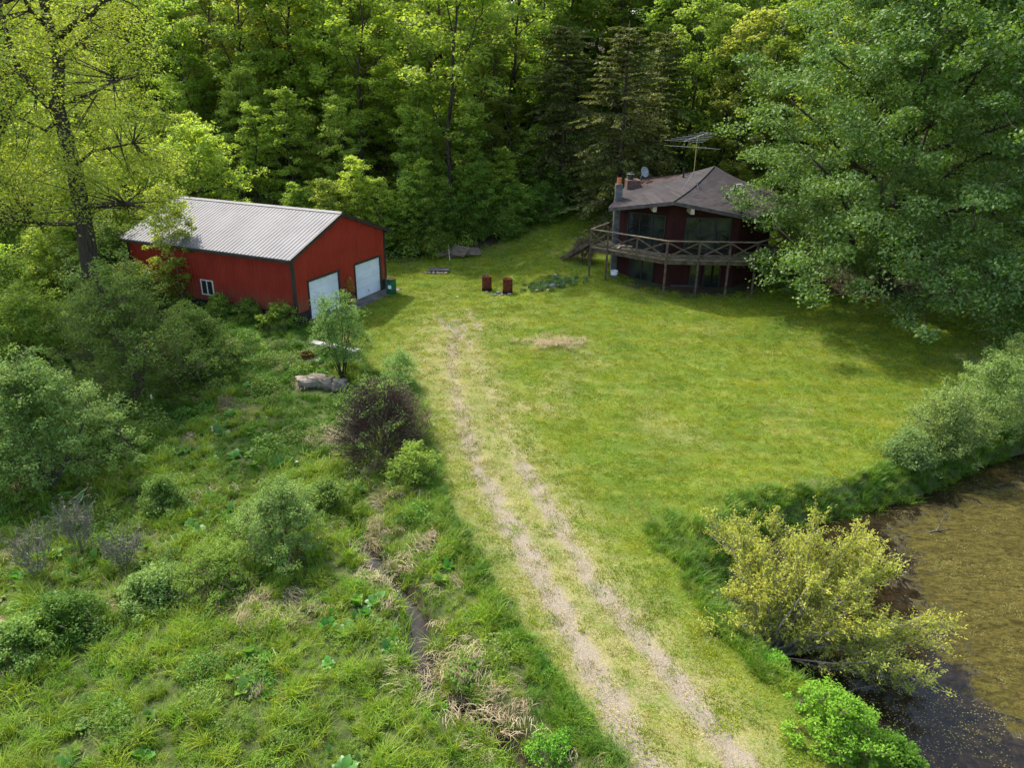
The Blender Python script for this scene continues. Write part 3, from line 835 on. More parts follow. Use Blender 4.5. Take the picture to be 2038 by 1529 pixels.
# TV antenna
ab = aty(1380, 352, 43.6)
bz = aty(1380, 352, 43.6)[2]; tz = aty(1383, 275, 43.6)[2]
ant = thing("tv_antenna", "tall rooftop television antenna on a three-legged mast", "antenna", (ab[0], 43.6, bz))
Hh = tz - bz
a_ = MB(); a_.tube([(0, 0, -.2), (0, 0, Hh)], .022, 8); a_.build("mast", M['brass'], ant)
for sx_, sy_, dz_ in ((-.62, -.35, -.62), (.28, -.55, -.72), (.1, .6, -.05)):
    a_ = MB(); a_.tube([(0, 0, .25), (sx_, sy_, dz_)], .016, 6); a_.build("leg", M['mount'], ant)
for (zz, ang, L_, n_el, el0, el1, tilt) in ((Hh + .10, .75, 2.3, 7, 1.05, .5, .16), (Hh - .50, .62, 1.5, 5, 1.25, .9, -.10)):
    b_ = MB(); dv = np.array([math.cos(ang), math.sin(ang), tilt]); sd = np.array([math.cos(-.35), math.sin(-.35), -.02])
    c0 = np.array([0, 0, zz])
    b_.beam(c0 - dv * L_ * .55, c0 + dv * L_ * .45, .03, .03); bo = b_.build("boom", M['mount'], ant)
    e_ = MB()
    for k in range(n_el):
        t_ = k / (n_el - 1); c = c0 + dv * L_ * (-.55 + t_); hl = (el0 + (el1 - el0) * t_)
        e_.tube([c - sd * hl, c + sd * hl], .0075, 5)
    e_.build("element", M['mount'], bo)

# ================================================================= DECK
A = np.array([4.55, 43.45]); B = np.array([8.45, 40.30]); C_ = np.array([13.4, 40.25]); D_ = np.array([15.9, 42.6])
A2 = A + np.array([1.3, 2.2])
deck = thing("wooden_deck", "raised weathered wooden deck on tall posts wrapped around the house front", "deck", (B[0], B[1], gz(*B)))
O3 = np.array([B[0], B[1], gz(*B)])
def DL(p, z): return (p[0] - O3[0], p[1] - O3[1], z - O3[2])
outer = [A2, A, B, C_, D_]
inner = [np.array([6.05, 45.0]), np.array(W[0]) + (-.10, -.06), np.array(W[1]) + (0, -.14), np.array(W[2]) + (0.02, -.14), np.array(W[3]) + (.14, -.05)]
fl = MB()
for k in range(len(outer) - 1):
    o0, o1, i0, i1 = outer[k], outer[k + 1], inner[k], inner[k + 1]
    nb = max(2, int(np.linalg.norm(o1 - o0) / .15))
    for j in range(nb):
        t0, t1 = j / nb + .06 / nb, (j + 1) / nb - .06 / nb
        q = [o0 + (o1 - o0) * t0, o0 + (o1 - o0) * t1, i0 + (i1 - i0) * t1, i0 + (i1 - i0) * t0]
        dz = random.Random(k * 100 + j).uniform(-.008, .008)
        fl.prism([DL(x, 0)[:2] for x in q], DZ - .05 + dz - O3[2], DZ + dz - O3[2])
fl.build("deck_floor", M['deckwood'], deck)
rb = MB()
for k in range(len(outer) - 1):
    o0, o1, i0, i1 = outer[k], outer[k + 1], inner[k], inner[k + 1]
    dv = (o1 - o0) / np.linalg.norm(o1 - o0); nn = np.array([-dv[1], dv[0]])
    if np.dot(nn, i0 - o0) < 0: nn = -nn
    rb.beam(DL(o0 + nn * .10, DZ - .17), DL(o1 + nn * .10, DZ - .17), .07, .22)
    rb.beam(DL(o0 + nn * .9, DZ - .17), DL(o1 + nn * .9, DZ - .17), .07, .22)
rb.build("rim_beam", M['postwood'], deck)
RZ = DZ + 1.02
posts = [A, A + (B - A) * .235, B, B + (C_ - B) * .36, B + (C_ - B) * .70, C_ + (D_ - C_) * .0, D_, A2]
for p in posts:
    b_ = MB(); zg = gz(*p) - .3
    top = RZ
    b_.beam(DL(p, zg), DL(p, top), .10, .10); b_.build("post", M['postwood'], deck)
for o0, o1 in zip(outer[:-1], outer[1:]):
    b_ = MB(); b_.beam(DL(o0, RZ + .02), DL(o1, RZ + .02), .15, .045); b_.build("handrail", M['wood'], deck)
    b_ = MB(); b_.beam(DL(o0, DZ + .12), DL(o1, DZ + .12), .045, .09); b_.build("bottom_rail", M['postwood'], deck)
bays = [(A2, A), (A, A + (B - A) * .235), (A + (B - A) * .235, A + (B - A) * .62), (A + (B - A) * .62, B), (B, B + (C_ - B) * .36), (B + (C_ - B) * .36, B + (C_ - B) * .70), (B + (C_ - B) * .70, C_), (C_, D_)]
for o0, o1 in bays:
    b_ = MB(); b_.beam(DL(o0, DZ + .14), DL(o1, RZ - .04), .035, .08); dv = (o1 - o0) / np.linalg.norm(o1 - o0); nn = np.array([dv[1], -dv[0]]) * .037
    b_.beam(DL(o0 + nn, RZ - .04), DL(o1 + nn, DZ + .14), .035, .08); b_.build("cross_brace", M['postwood'], deck)
pm = A + (B - A) * .62
b_ = MB(); b_.beam(DL(pm, DZ), DL(pm, RZ), .09, .09); b_.build("post", M['postwood'], deck)
b_ = MB()
s0_ = np.array([4.9, 45.4]); s1_ = np.array([3.3, 46.9])
g1_ = gz(*s1_)
for sd_ in (-.4, .4):
    off = np.array([.68, .73]) * sd_
    b_.beam(DL(s0_ + off, DZ - .1), DL(s1_ + off, g1_ + .05), .06, .24)
for k in range(8):
    t_ = (k + .5) / 8; c = s0_ + (s1_ - s0_) * t_; z = (DZ - .05) * (1 - t_) + (g1_ + .1) * t_
    o_ = np.array([.68, .73]) * .38
    b_.beam(DL(c - o_, z), DL(c + o_, z), .24, .04)
b_.build("stair", M['postwood'], deck)

# ================================================================= SMALL THINGS
def drum(name, label, cat, loc, mat, r=.29, h=.88, group=None, open_top=True, rz=0, inner_mat=None):
    t = thing(name, label, cat, loc, rz, group)
    prof = [(r * .97, 0), (r, .015)]
    for zz in (h * .33, h * .66):
        prof += [(r, zz - .03), (r * 1.035, zz), (r, zz + .03)]
    prof += [(r, h - .02), (r * 1.03, h - .01), (r * 1.03, h)]
    if open_top: prof += [(r * .96, h), (r * .95, .10), (.01, .10)]
    else: prof += [(r * .95, h), (r * .94, h - .015), (.01, h - .015)]
    b_ = MB(); b_.lathe(prof, (0, 0, 0), 28, cap=True); b_.build("body", mat, t, smooth=True)
    return t
p = gp(779, 584)
t = drum("steel_drum", "green steel drum with rusty lid and white label at the garage corner", "drum", p, M['green'], .30, .90, open_top=False)
b_ = MB(); b_.lathe([(.288, .888), (.288, .905), (.01, .905)], (0, 0, 0), 28); b_.build("lid", M['rustlid'], t)
b_ = MB()
for k in range(6):
    a0 = R(-118) + k * R(6.5); a1 = a0 + R(6.5)
    b_.add([(.304 * math.cos(a0), .304 * math.sin(a0), .36), (.304 * math.cos(a1), .304 * math.sin(a1), .36), (.304 * math.cos(a1), .304 * math.sin(a1), .57), (.304 * math.cos(a0), .304 * math.sin(a0), .57)], [(0, 1, 2, 3)])
b_.build("label", M['paper'], t)
for (px, py, lab) in ((969, 579, "rusty open burn barrel with a thin stick standing in it"), (1010, 584, "rusty burn barrel with jagged rim, nearer the flower bed")):
    p = gp(px, py)
    t = drum("burn_barrel", lab, "barrel", p, M['rust'], .29, .90, "rusty burn barrels on the lawn", rz=px)
    b_ = MB(); b_.lathe([(.299, .0), (.301, .02), (.301, .18), (.300, .19)], (0, 0, 0), 28, cap=False)
    b_.build("burnt_base", M['soot'], t)
p = gp(969, 579)
b_ = MB(); b_.tube([(p[0] + .03, p[1], p[2] + .12), (p[0] - .02, p[1] - .05, p[2] + .9), (p[0] - .03, p[1] - .08, p[2] + 1.25)], [.016, .014, .009], 6)
tag(b_.build("stick", M['palewood']), "thin pale stick poking up out of the rusty barrel", "stick")
def rock(loc, sx, sy, sz, seed, mat, name="rock", label=None, cat="rock", group=None, rz=0):
    rg = np.random.default_rng(seed)
    nu, nv = 14, 9
    V = []; 
    ph = rg.uniform(0, 6, 6)
    for j in range(nv + 1):
        th = math.pi * j / nv
        for i in range(nu):
            a = 2 * math.pi * i / nu
            d = np.array([math.sin(th) * math.cos(a), math.sin(th) * math.sin(a), math.cos(th)])
            r_ = 1 + .18 * math.sin(2.3 * d[0] * 2 + ph[0] + 3 * d[2]) + .14 * math.sin(4.1 * d[1] + ph[1]) + .10 * math.sin(6 * d[2] + 5 * d[0] + ph[2]) + .05 * math.sin(11 * d[0] - 9 * d[1] + ph[3])
            q = d * r_
            q = np.sign(q) * np.abs(q) ** .72 * (1 + .05 * rg.normal())
            V.append((q[0] * sx, q[1] * sy, q[2] * sz))
    F_ = [(j * nu + i, (j + 1) * nu + i, (j + 1) * nu + (i + 1) % nu, j * nu + (i + 1) % nu) for j in range(nv) for i in range(nu)]
    b_ = MB(); b_.add(V, F_)
    o = b_.build(name, mat)
    o.location = (float(loc[0]), float(loc[1]), float(loc[2] + sz * .35)); o.rotation_euler = (0, 0, rz)
    if label: tag(o, label, cat, group)
    return o
# rocks and stump below the many-stemmed shrub
p = gp(618, 768); rock((p[0], p[1], p[2] + .12), .62, .30, .26, 1, M['stone'], "rock", "long pale boulder at the left end of the rock row", "rock", "boulders below the many-stemmed shrub", .2)
p = gp(648, 772) + np.array([0, 0, .12]); rock(p, .42, .30, .30, 2, M['stone'], "rock", "middle pale boulder of the rock row beside the split stump", "rock", "boulders below the many-stemmed shrub", -.2)
p = gp(678, 775) + np.array([0, 0, .12]); rock(p, .34, .30, .27, 3, M['stone'], "rock", "brownish rounded boulder at the right end of the rock row", "rock", "boulders below the many-stemmed shrub", .5)
p = gp(660, 768)
b_ = MB()
rg = random.Random(4)
for k in range(9):
    a = rg.uniform(0, 6.28); rr = rg.uniform(.02, .16); b_.beam((rr * math.cos(a), rr * math.sin(a), -.1), (rr * 1.5 * math.cos(a), rr * 1.5 * math.sin(a), rg.uniform(.25, .55)), .07, .05)
o = b_.build("tree_stump", M['bark']); o.location = tuple(p); tag(o, "splintered brown stump between the pale boulders", "stump")
p = gp(612, 716); t = thing("fire_ring", "rusty metal ring on a pale stone lying in the long grass", "fire ring", p)
b_ = MB(); b_.lathe([(.27, 0), (.30, .28), (.27, .28), (.24, .05), (.01, .05)], (0, 0, .05), 18); b_.build("rusty_ring", M['rust'], t)
b_ = MB(); b_.prism([(-.45, -.3), (.1, -.42), (.55, -.30), (.5, -.05), (-.35, .1)], -.1, .07); b_.build("base_stone", M['palestone'], t, bevel=.03)
# low bench-like slab behind the shrub
pa = gp(622, 700); pb = gp(712, 712)
t = thing("stone_bench", "long low pale slab bench behind the many-stemmed shrub", "bench", (pa + pb) / 2)
d_ = (pb - pa)[:2]; L_ = np.linalg.norm(d_); t.rotation_euler = (0, 0, math.atan2(d_[1], d_[0]))
b_ = MB(); b_.box((-L_ / 2, -.20, .36), (L_ / 2, .20, .45)); b_.build("seat", M['palestone'], t, bevel=.015)
for x in (-L_ * .38, L_ * .38):
    b_ = MB(); b_.box((x - .12, -.16, -.2), (x + .12, .16, .36)); b_.build("leg", M['stone'], t, bevel=.01)
# pallets heap by the wood edge
p = gp(905, 512)
pg_ = "broken pallets heaped at the wood edge"
def pallet(loc, rz, rx, ry, label):
    t = thing("wooden_pallet", label, "pallet", loc, rz, pg_); t.rotation_euler = (rx, ry, rz)
    b_ = MB()
    for k in range(7): b_.box((-.6, -.5 + k * .155, .10), (.6, -.5 + k * .155 + .10, .125))
    b_.build("deck_boards", M['wood'], t)
    for y in (-.45, 0, .42):
        b_ = MB(); b_.box((-.6, y, .0), (.6, y + .05, .098)); b_.build("runner", M['wood'], t)
pallet((p[0] - .85, p[1] + .1, p[2] + .32), .5, .35, -.15, "grey pallet sloping left in the heap at the wood edge")
pallet((p[0] + .30, p[1] + .05, p[2] + .36), -.35, .42, .10, "grey pallet tipped towards the lawn in the heap")
pallet((p[0] + 1.15, p[1] + .45, p[2] + .25), .3, .28, .10, "grey pallet at the right end of the heap")
pallet((p[0] - .1, p[1] + .3, p[2] + .06), .15, 0, 0, "grey pallet flat at the bottom of the heap")
b_ = MB()
b_.tube([(p[0] - .25, p[1] - 1.1, p[2] + .0), (p[0] - .38, p[1] - .3, p[2] + .62), (p[0] - .45, p[1] + .4, p[2] + .85)], .025, 7)
tag(b_.build("wooden_pole", M['palewood']), "pale pole leaning across the heap of broken pallets", "pole")
p = gp(872, 541)
b_ = MB(); b_.prism([(-.7, -.35), (.75, -.3), (.7, .45), (-.5, .5)], .12, .19); o = b_.build("stone_slab", M['darkmetal'], bevel=.02); o.location = tuple(p)
tag(o, "flat dark slab propped on small stones near the pallets", "slab")
for k in range(6): rock((p[0] - .75 + k * .26, p[1] - .45 + .05 * (k % 2), p[2] - .02), .13, .10, .09, 20 + k, M['stone'], "stone", ["leftmost", "second from left", "third from left", "third from right", "second from right", "rightmost"][k] + " small stone under the front edge of the dark slab", "stone", "stones under the dark slab", k)
# stones and irises of the flower bed
bed = gp(1100, 572)
for k, (px, py, s_, mt) in enumerate([(1101, 570, .17, 'palestone'), (1088, 573, .14, 'stone'), (1078, 577, .13, 'stone'), (1112, 570, .12, 'stone'), (1119, 567, .13, 'stone'), (1070, 580, .12, 'stone'), (1106, 549, .10, 'palestone'), (1092, 579, .10, 'stone')]):
    q = gp(px, py)
    lab = {0: "largest white stone of the flower bed edge", 6: "small white stone at the back of the flower bed"}.get(k, ["", "tan edging stone just left of the big white stone", "tan edging stone, third left of the big white one", "tan edging stone just right of the big white stone", "rightmost tan edging stone of the flower bed", "leftmost tan edging stone of the flower bed", "", "small tan stone in front of the flower bed edge"][k])
    rock(q, s_ * 1.2, s_, s_ * .8, 40 + k, M[mt], "stone", lab, "stone", "stones edging the flower bed", k * .7)
# ashes and rubble between the barrels
RUB = ["dark rubble stone left of centre in the gap between the barrels", "largest dark rubble stone midway between the barrels", "dark rubble stone just left of the right barrel's foot", "pale stone in front of the right barrel's foot",
       "pale stone in front of the left barrel's foot", "dark rubble stone just right of the left barrel's foot", "dark rubble stone tucked against the right barrel"]
for k, (px, py, s_) in enumerate([(985, 588, .10), (992, 584, .12), (999, 588, .09), (1014, 586, .10), (969, 582, .09), (978, 586, .08), (1004, 582, .1)]):
    q = gp(px, py); rock(q, s_ * 1.3, s_, s_ * .7, 60 + k, M['palestone' if k in (3, 4) else 'block'], "stone", RUB[k], "rubble", "rubble round the burn barrels", k)
q = gp(910, 592); b_ = MB(); b_.box((-.07, -.05, 0), (.07, .05, .06)); o = b_.build("litter_scrap", M['paper'], bevel=.02); o.location = tuple(q); o.rotation_euler = (0, .2, .4); tag(o, "tiny white scrap lying on the grass near the barrels", "litter")
q = np.array([5.9, 44.2]); zq = gz(*q)
q3 = aty(1222, 545, 43.4)
t = thing("white_tub", "white tub standing under the left end of the deck", "tub", (q3[0], 43.4, gz(q3[0], 43.4)))
b_ = MB(); b_.lathe([(.18, 0), (.22, .25), (.23, .25), (.20, .02), (.01, .02)], (0, 0, .1), 20); b_.build("body", M['white'], t)
b_ = MB(); b_.box((-.24, -.24, -.1), (.24, .24, .098)); b_.build("stand", M['block'], t)
# two red sticks beside the first door
for k, (px, py, px2, py2) in enumerate([(607, 628, 599, 601), (611, 632, 602, 610)]):
    q = gp(px, py); q2 = q + np.array([-.06 - .05 * k, .3, .85 - .15 * k])
    b_ = MB(); b_.tube([q, q2], .016, 6); tag(b_.build("marker_stake", simple("red_stake_paint", (.45, .10, .10, 1), (.55, .2, .18, 1), 5)), ["taller thin red stake leaning by the left garage door", "shorter thin red stake leaning by the left garage door"][k], "stake", "red stakes by the left garage door")
# boards lying on the deck
for k, (x, y, a) in enumerate([(5.9, 43.6, .2), (6.2, 43.1, 1.2), (6.6, 43.35, -.5)]):
    b_ = MB(); b_.box((x - .45, y - .07, DZ + .02 + .04 * k), (x + .45, y + .07, DZ + .05 + .04 * k), rot=a)
    tag(b_.build("loose_board", M['palewood']), ["pale loose board flat on the deck by the chimney", "pale loose board crossing on the deck corner", "topmost pale loose board on the deck"][k], "board", "loose boards on the deck")

# ================================================================= VEGETATION
def leaf_arrays(rg, pos, size, up=.7, wid=.55, vary=.35, dirs=None, fold=.12):
    n = len(pos)
    nrm = rg.normal(size=(n, 3)); nrm /= np.linalg.norm(nrm, axis=1)[:, None]
    nrm[:, 2] = np.abs(nrm[:, 2]) + up; nrm /= np.linalg.norm(nrm, axis=1)[:, None]
    r = rg.normal(size=(n, 3)) if dirs is None else dirs + rg.normal(size=(n, 3)) * .45
    t = np.cross(nrm, r); 
    if dirs is not None: t = np.cross(t, nrm)
    t /= (np.linalg.norm(t, axis=1)[:, None] + 1e-9)
    b = np.cross(nrm, t)
    L_ = size * (1 + rg.uniform(-vary, vary, n))[:, None]
    Wd = L_ * wid
    V = np.empty((n, 4, 3))
    V[:, 0] = pos - t * L_ / 2; V[:, 2] = pos + t * L_ / 2
    V[:, 1] = pos + b * Wd / 2 + nrm * L_ * fold; V[:, 3] = pos - b * Wd / 2 + nrm * L_ * fold
    return V.reshape(-1, 3)
def leaf_obj(name, rg, pos, size, mat, parent=None, link=True, clumpv=None, **kw):
    V = leaf_arrays(rg, pos, size, **kw)
    n = len(pos)
    F_ = np.arange(4 * n).reshape(n, 4)
    v = rg.random(n) if clumpv is None else np.clip(.55 * rg.random(n) + .45 * clumpv, 0, 1)
    return fastmesh(name, V, F_, mat, {'v': ('FACE', v)}, link=link, parent=parent)

def tree_parts(seed, h, r0, cbase, cr, shape, n_limb, n_clump, per, leaf, clump_r, lean=(0, 0), flat=.6, up_ang=.6, wid=.6, twig=.012, leafup=.7, stretch_out=.0, limb_r=.38, crown_off=(0, 0)):
    """returns (MB trunk, leaf centres, per-leaf clump value)"""
    rg = np.random.default_rng(seed)
    mb = MB()
    nt = 9
    zz = np.linspace(0, 1, nt)
    wx = np.cumsum(rg.normal(0, .012 * h, nt)); wy = np.cumsum(rg.normal(0, .012 * h, nt)); wx -= wx[0]; wy -= wy[0]
    tp = np.stack([wx + lean[0] * zz ** 1.3 * h, wy + lean[1] * zz ** 1.3 * h, zz * h * .94], 1)
    tr_ = r0 * (1 - .88 * zz ** .8); tr_[0] *= 1.35
    tp[0, 2] = -.4
    mb.tube(tp, list(tr_), 9)
    def tpt(f):
        f = min(max(f, 0), 1) * (nt - 1); i = min(int(f), nt - 2); return tp[i] * (1 - (f - i)) + tp[i + 1] * (f - i)
    nodes = [tpt(f) for f in np.linspace(max(cbase - .05, .02), .98, 12)]
    nrad = [r0 * (1 - .88 * f ** .8) * .5 for f in np.linspace(max(cbase - .05, .02), .98, 12)]
    for k in range(n_limb):
        f = cbase + (.92 - cbase) * (k + rg.random()) / n_limb * .85
        az = k * 2.4 + rg.uniform(-.5, .5)
        fe = min(f + .18 * up_ang * 1.6 * rg.uniform(.6, 1.3), 1)
        Rr = cr * shape((fe - cbase) / (1 - cbase)) * rg.uniform(.65, .95)
        s0 = tpt(f); e = np.array([crown_off[0] + tpt(fe)[0] + math.cos(az) * Rr, crown_off[1] + tpt(fe)[1] + math.sin(az) * Rr, fe * h])
        mid1 = s0 * .6 + e * .4 + np.array([0, 0, -.04 * h * up_ang]) + rg.normal(0, .05 * Rr, 3)
        mid2 = s0 * .25 + e * .75 + np.array([0, 0, -.02 * h * up_ang]) + rg.normal(0, .06 * Rr, 3)
        lr = r0 * limb_r * (1 - .6 * f)
        mb.tube([s0, mid1, mid2, e], [lr, lr * .7, lr * .42, lr * .15], 6)
        for q, t_ in ((mid1, .7), ((mid1 + mid2) / 2, .55), (mid2, .42), ((mid2 + e) / 2, .3), (e, .15)):
            nodes.append(q); nrad.append(lr * t_)
    nodes = np.array(nodes); nrad = np.array(nrad)
    cc = []; ti = []
    cvs = []
    for k in range(n_clump):
        f = rg.random() ** .9
        Rr = cr * max(shape(f), .03)
        rr = Rr * rg.random() ** .45 * (1 + .15 * rg.normal())
        az = rg.uniform(0, 2 * math.pi)
        t0 = tpt(cbase + f * (1 - cbase))
        c = np.array([t0[0] + crown_off[0] + rr * math.cos(az), t0[1] + crown_off[1] + rr * math.sin(az), (cbase + f * (1 - cbase)) * h + rg.normal(0, .02 * h)])
        dd = np.linalg.norm(nodes - c, axis=1) + np.maximum(nodes[:, 2] - c[2], 0) * .8
        j = int(np.argmin(dd))
        a = nodes[j]; md = (a + c) / 2 + rg.normal(0, .1 * dd[j] + .02, 3)
        mb.tube([a, md, c], [max(min(nrad[j] * .5, .05), twig), twig, twig * .5], 4, cap=False)
        nodes = np.vstack([nodes, (a + c) / 2, c]); nrad = np.append(nrad, [twig * 1.2, twig])
        cc.append(c); cvs.append(rg.random())
    cc = np.array(cc); cvs = np.array(cvs)
    ci = rg.integers(0, len(cc), n_clump * per)
    g_ = rg.normal(size=(len(ci), 3)); 
    g_ /= (np.linalg.norm(g_, axis=1)[:, None] + 1e-9); g_ *= rg.random((len(ci), 1)) ** .5
    cs = clump_r * rg.uniform(.6, 1.4, len(cc))
    off = g_ * cs[ci][:, None] * np.array([1, 1, flat])
    if stretch_out:
        out = cc[ci] - np.array([tp[nt // 2, 0], tp[nt // 2, 1], h * (cbase + .35 * (1 - cbase))])
        out /= np.linalg.norm(out, axis=1)[:, None]
        off += out * (rg.random((len(ci), 1)) - .3) * cs[ci][:, None] * stretch_out
    return mb, cc[ci] + off, cvs[ci], rg
round_ = lambda f: math.sqrt(max(0, 1 - (1.75 * f - .8) ** 2)) if f < .457 else math.sqrt(max(0, 1 - ((f - .457) / .55) ** 2))
tall_ = lambda f: (.55 + .9 * f) * (f < .5) + (f >= .5) * math.sqrt(max(0, 1 - ((f - .5) / .52) ** 2)) * 1.0
cone_ = lambda f: max(0.04, 1 - f) ** .85
bush_ = lambda f: math.sqrt(max(0, 1 - f * f)) * .9 + .1
def make_tree(name, label, cat, loc, seed, leafm, barkm, leafsize, group=None, rz=0.0, part="crown", stem="trunk", wid=.6, leafup=.7, **kw):
    t = thing(name, label, cat, loc, rz, group)
    mb, lp, cv, rg = tree_parts(seed, leaf=leafsize, **kw)
    mb.build(stem, barkm, t, smooth=True)
    leaf_obj(part, rg, lp, leafsize, leafm, parent=t, clumpv=cv, wid=wid, up=leafup)
    return t

# ---- woodland prototypes
def proto(name, label, seed, leafm, barkm, leafsize, **kw):
    return make_tree(name, label, kw.pop('cat', 'tree'), (0, 0, 0), seed, leafm, barkm, leafsize, kw.pop('group', None), **kw)
protos = {}
GL_ = "young broadleaf trees of the wood"
common = dict(shape=tall_, limb_r=.42)
kinds = {
 'lime': ("slender woodland tree with thin yellow-green spring leaves", LM['lime'], M['darkbark']),
 'olive': ("woodland tree with sparse olive-yellow opening leaves", LM['olive'], M['bark']),
 'bright': ("woodland tree with fresh bright green leaves", LM['bright'], M['darkbark']),
 'mid': ("woodland tree with fuller mid-green leaves", LM['mid'], M['darkbark']),
}
for ki, (k, (lab, lm, bm)) in enumerate(kinds.items()):
    for v in range(2):
        hh = [15, 17][v]
        common['shape'] = [tall_, round_][v]
        protos[(k, v)] = proto("broadleaf_tree", lab + " in the wood behind", 100 + ki * 10 + v, lm, bm, .24, h=hh, r0=[.17, .2][v], cbase=[.20, .30][v], cr=[2.6, 3.1][v], n_limb=10, n_clump=[130, 140][v], per=70, clump_r=.66, flat=.55, group=GL_ + ", " + k, **common)
for v in range(2):
    protos[('small', v)] = proto("understorey_tree", "small thin understorey tree with bright leaves at the wood edge", 160 + v, [LM['bright'], LM['lime']][v], M['bark'], .20, h=[7, 9][v], r0=.07, cbase=.15, cr=[1.7, 1.9][v], n_limb=8, n_clump=110, per=55, clump_r=.5, flat=.5, group="understorey trees of the wood, " + ['green', 'yellow'][v], **common)

def conifer_parts(seed, h, r0, cr, n_w, leafsize):
    rg = np.random.default_rng(seed); mb = MB(); pos = []; dirs = []
    mb.tube([(0, 0, -.4), (.05, .03, h * .5), (0, 0, h)], [r0 * 1.2, r0 * .65, .02], 8)
    dead = MB()
    for k in range(n_w):
        f = .08 + .9 * k / n_w; z = f * h
        Rr = cr * (1 - f) ** .48 * rg.uniform(.75, 1.15) + .15
        for j in range(7):
            az = rg.uniform(0, 6.283); L_ = Rr * rg.uniform(.7, 1.1)
            d = np.array([math.cos(az), math.sin(az), 0]); rise = .22 if f > .6 else -.05
            s0 = np.array([0, 0, z]); e = s0 + d * L_ + np.array([0, 0, L_ * rise - .12 * L_ * L_ * .3]); mdp = (s0 + e) / 2 + np.array([0, 0, .08 * L_])
            mb.tube([s0, mdp, e], [.035, .02, .006], 4, cap=False)
            ns_ = int(12 + L_ * 26)
            t_ = rg.uniform(.30, 1.05, ns_)
            p = np.where(t_[:, None] < .5, s0 + (mdp - s0) * (t_[:, None] * 2), mdp + (e - mdp) * (t_[:, None] * 2 - 1))
            side = np.array([-d[1], d[0], 0]); so = rg.normal(0, .20 * L_ * (1.1 - t_) + .06)
            p = p + side * so[:, None]; p[:, 2] -= np.abs(so) * .25 + rg.random(ns_) * .06
            pos.append(p); dirs.append(np.tile(d, (ns_, 1)) + side * np.sign(so)[:, None] * .7 + np.array([0, 0, -.25]))
    return mb, np.concatenate(pos), np.concatenate(dirs), rg
def make_conifer(name, label, loc, seed, h, r0, cr, n_w, leafsize=.30, group=None):
    t = thing(name, label, "conifer", loc, 0, group)
    mb, p, d, rg = conifer_parts(seed, h, r0, cr, n_w, leafsize)
    mb.build("trunk", M['bark'], t, smooth=True)
    leaf_obj("crown", rg, p, leafsize, LM['conifer'], parent=t, dirs=d, wid=.38, up=.5, fold=.05)
    return t

def place(o, x, y, s=1.0, rz=0.0, label=None, dz=0.0, sz=None):
    o.location = (float(x), float(y), gz(x, y) - .05 + dz); o.rotation_euler = (0, 0, rz); o.scale = (s, s, sz or s)
    if label: o["label"] = label
    return o

rw = np.random.default_rng(11)
used = set()
KIND_WORDS = {('lime', 0): "narrow yellow-green tree", ('lime', 1): "rounder yellow-green tree", ('olive', 0): "narrow olive-yellow tree", ('olive', 1): "rounder olive-yellow tree", ('bright', 0): "narrow bright green tree", ('bright', 1): "rounder bright green tree", ('mid', 0): "narrow mid-green tree", ('mid', 1): "rounder mid-green tree", ('small', 0): "small bright green tree", ('small', 1): "small yellow-green tree"}
def region(x, y):
    a = x / y
    w_ = "left of the garage" if a < -.47 else "behind the garage" if a < -.16 else "between garage and house" if a < .10 else "behind the lodge" if a < .28 else "behind the big maple"
    d_ = "front wood" if y < wood_edge(x) + 9 else "middle wood" if y < wood_edge(x) + 20 else "far wood"
    sub = int(math.floor(a * 21)) % 3
    return d_ + " " + w_ + [", left side", ", right side", ", middle"][sub]
def put(key, x, y, s, rz, label=None, sz=None):
    label = KIND_WORDS[key] + ", " + region(x, y)
    p_ = protos[key]
    o = p_ if key not in used else copy_tree(p_)
    used.add(key)
    return place(o, x, y, s, rz, label, sz=sz)
GBOX = [gl2w(-3.5, -2), gl2w(GW + 3, -2), gl2w(GW + 3.5, GL + 4), gl2w(-3.5, GL + 4)]
spots = []
step = 4.7
for yy in np.arange(42, 98, step * .92):
    for xx in np.arange(-58, 62, step):
        x = xx + rw.uniform(-1.7, 1.7) + (step / 2 if int(yy / step) % 2 else 0); y = yy + rw.uniform(-1.6, 1.6)
        if abs(x) > .74 * y + 3: continue
        if y < wood_edge(x) + 2.0: continue
        if inside(np.array([x]), np.array([y]), GBOX)[0]: continue
        if 4 < x < 20 and y < 55: continue
        if x > 17 and y < 50: continue
        spots.append((x, y))
ntree = 0
for (x, y) in spots:
    # garage must stay in the sun: nothing tall close behind it
    tall = 1.0
    if -34 < x < -6 and y < 60: tall = .62
    r_ = rw.random()
    if -6 < x < 7 and y < 66: tall = 1.15
    if x < -12: ks = ['lime', 'lime', 'olive', 'bright', 'lime']
    elif x < 6: ks = ['bright', 'lime', 'olive', 'bright', 'mid']
    elif x < 18: ks = ['mid', 'bright', 'mid', 'olive']
    else: ks = ['mid', 'bright', 'lime', 'mid']
    k = ks[int(r_ * len(ks))]
    s = rw.uniform(.82, 1.25) * tall
    if rw.random() < .25 and y < 72:
        put(('small', int(rw.integers(0, 2))), x, y, rw.uniform(.8, 1.2), rw.uniform(0, 6.28))
    else:
        put((k, int(rw.integers(0, 2))), x, y, s, rw.uniform(0, 6.28))
    ntree += 1
for (k_, x, y, s) in ((('bright', 1), 9, 72, 1.2), (('mid', 1), 8.2, 84, 1.2), (('lime', 1), 11.5, 92, 1.2), (('mid', 0), 12.5, 66, 1.1), (('bright', 0), 6, 79, 1.1), (('mid', 1), 14, 79, 1.2)):
    put(k_, x, y, s, x); ntree += 1
n_under = 0
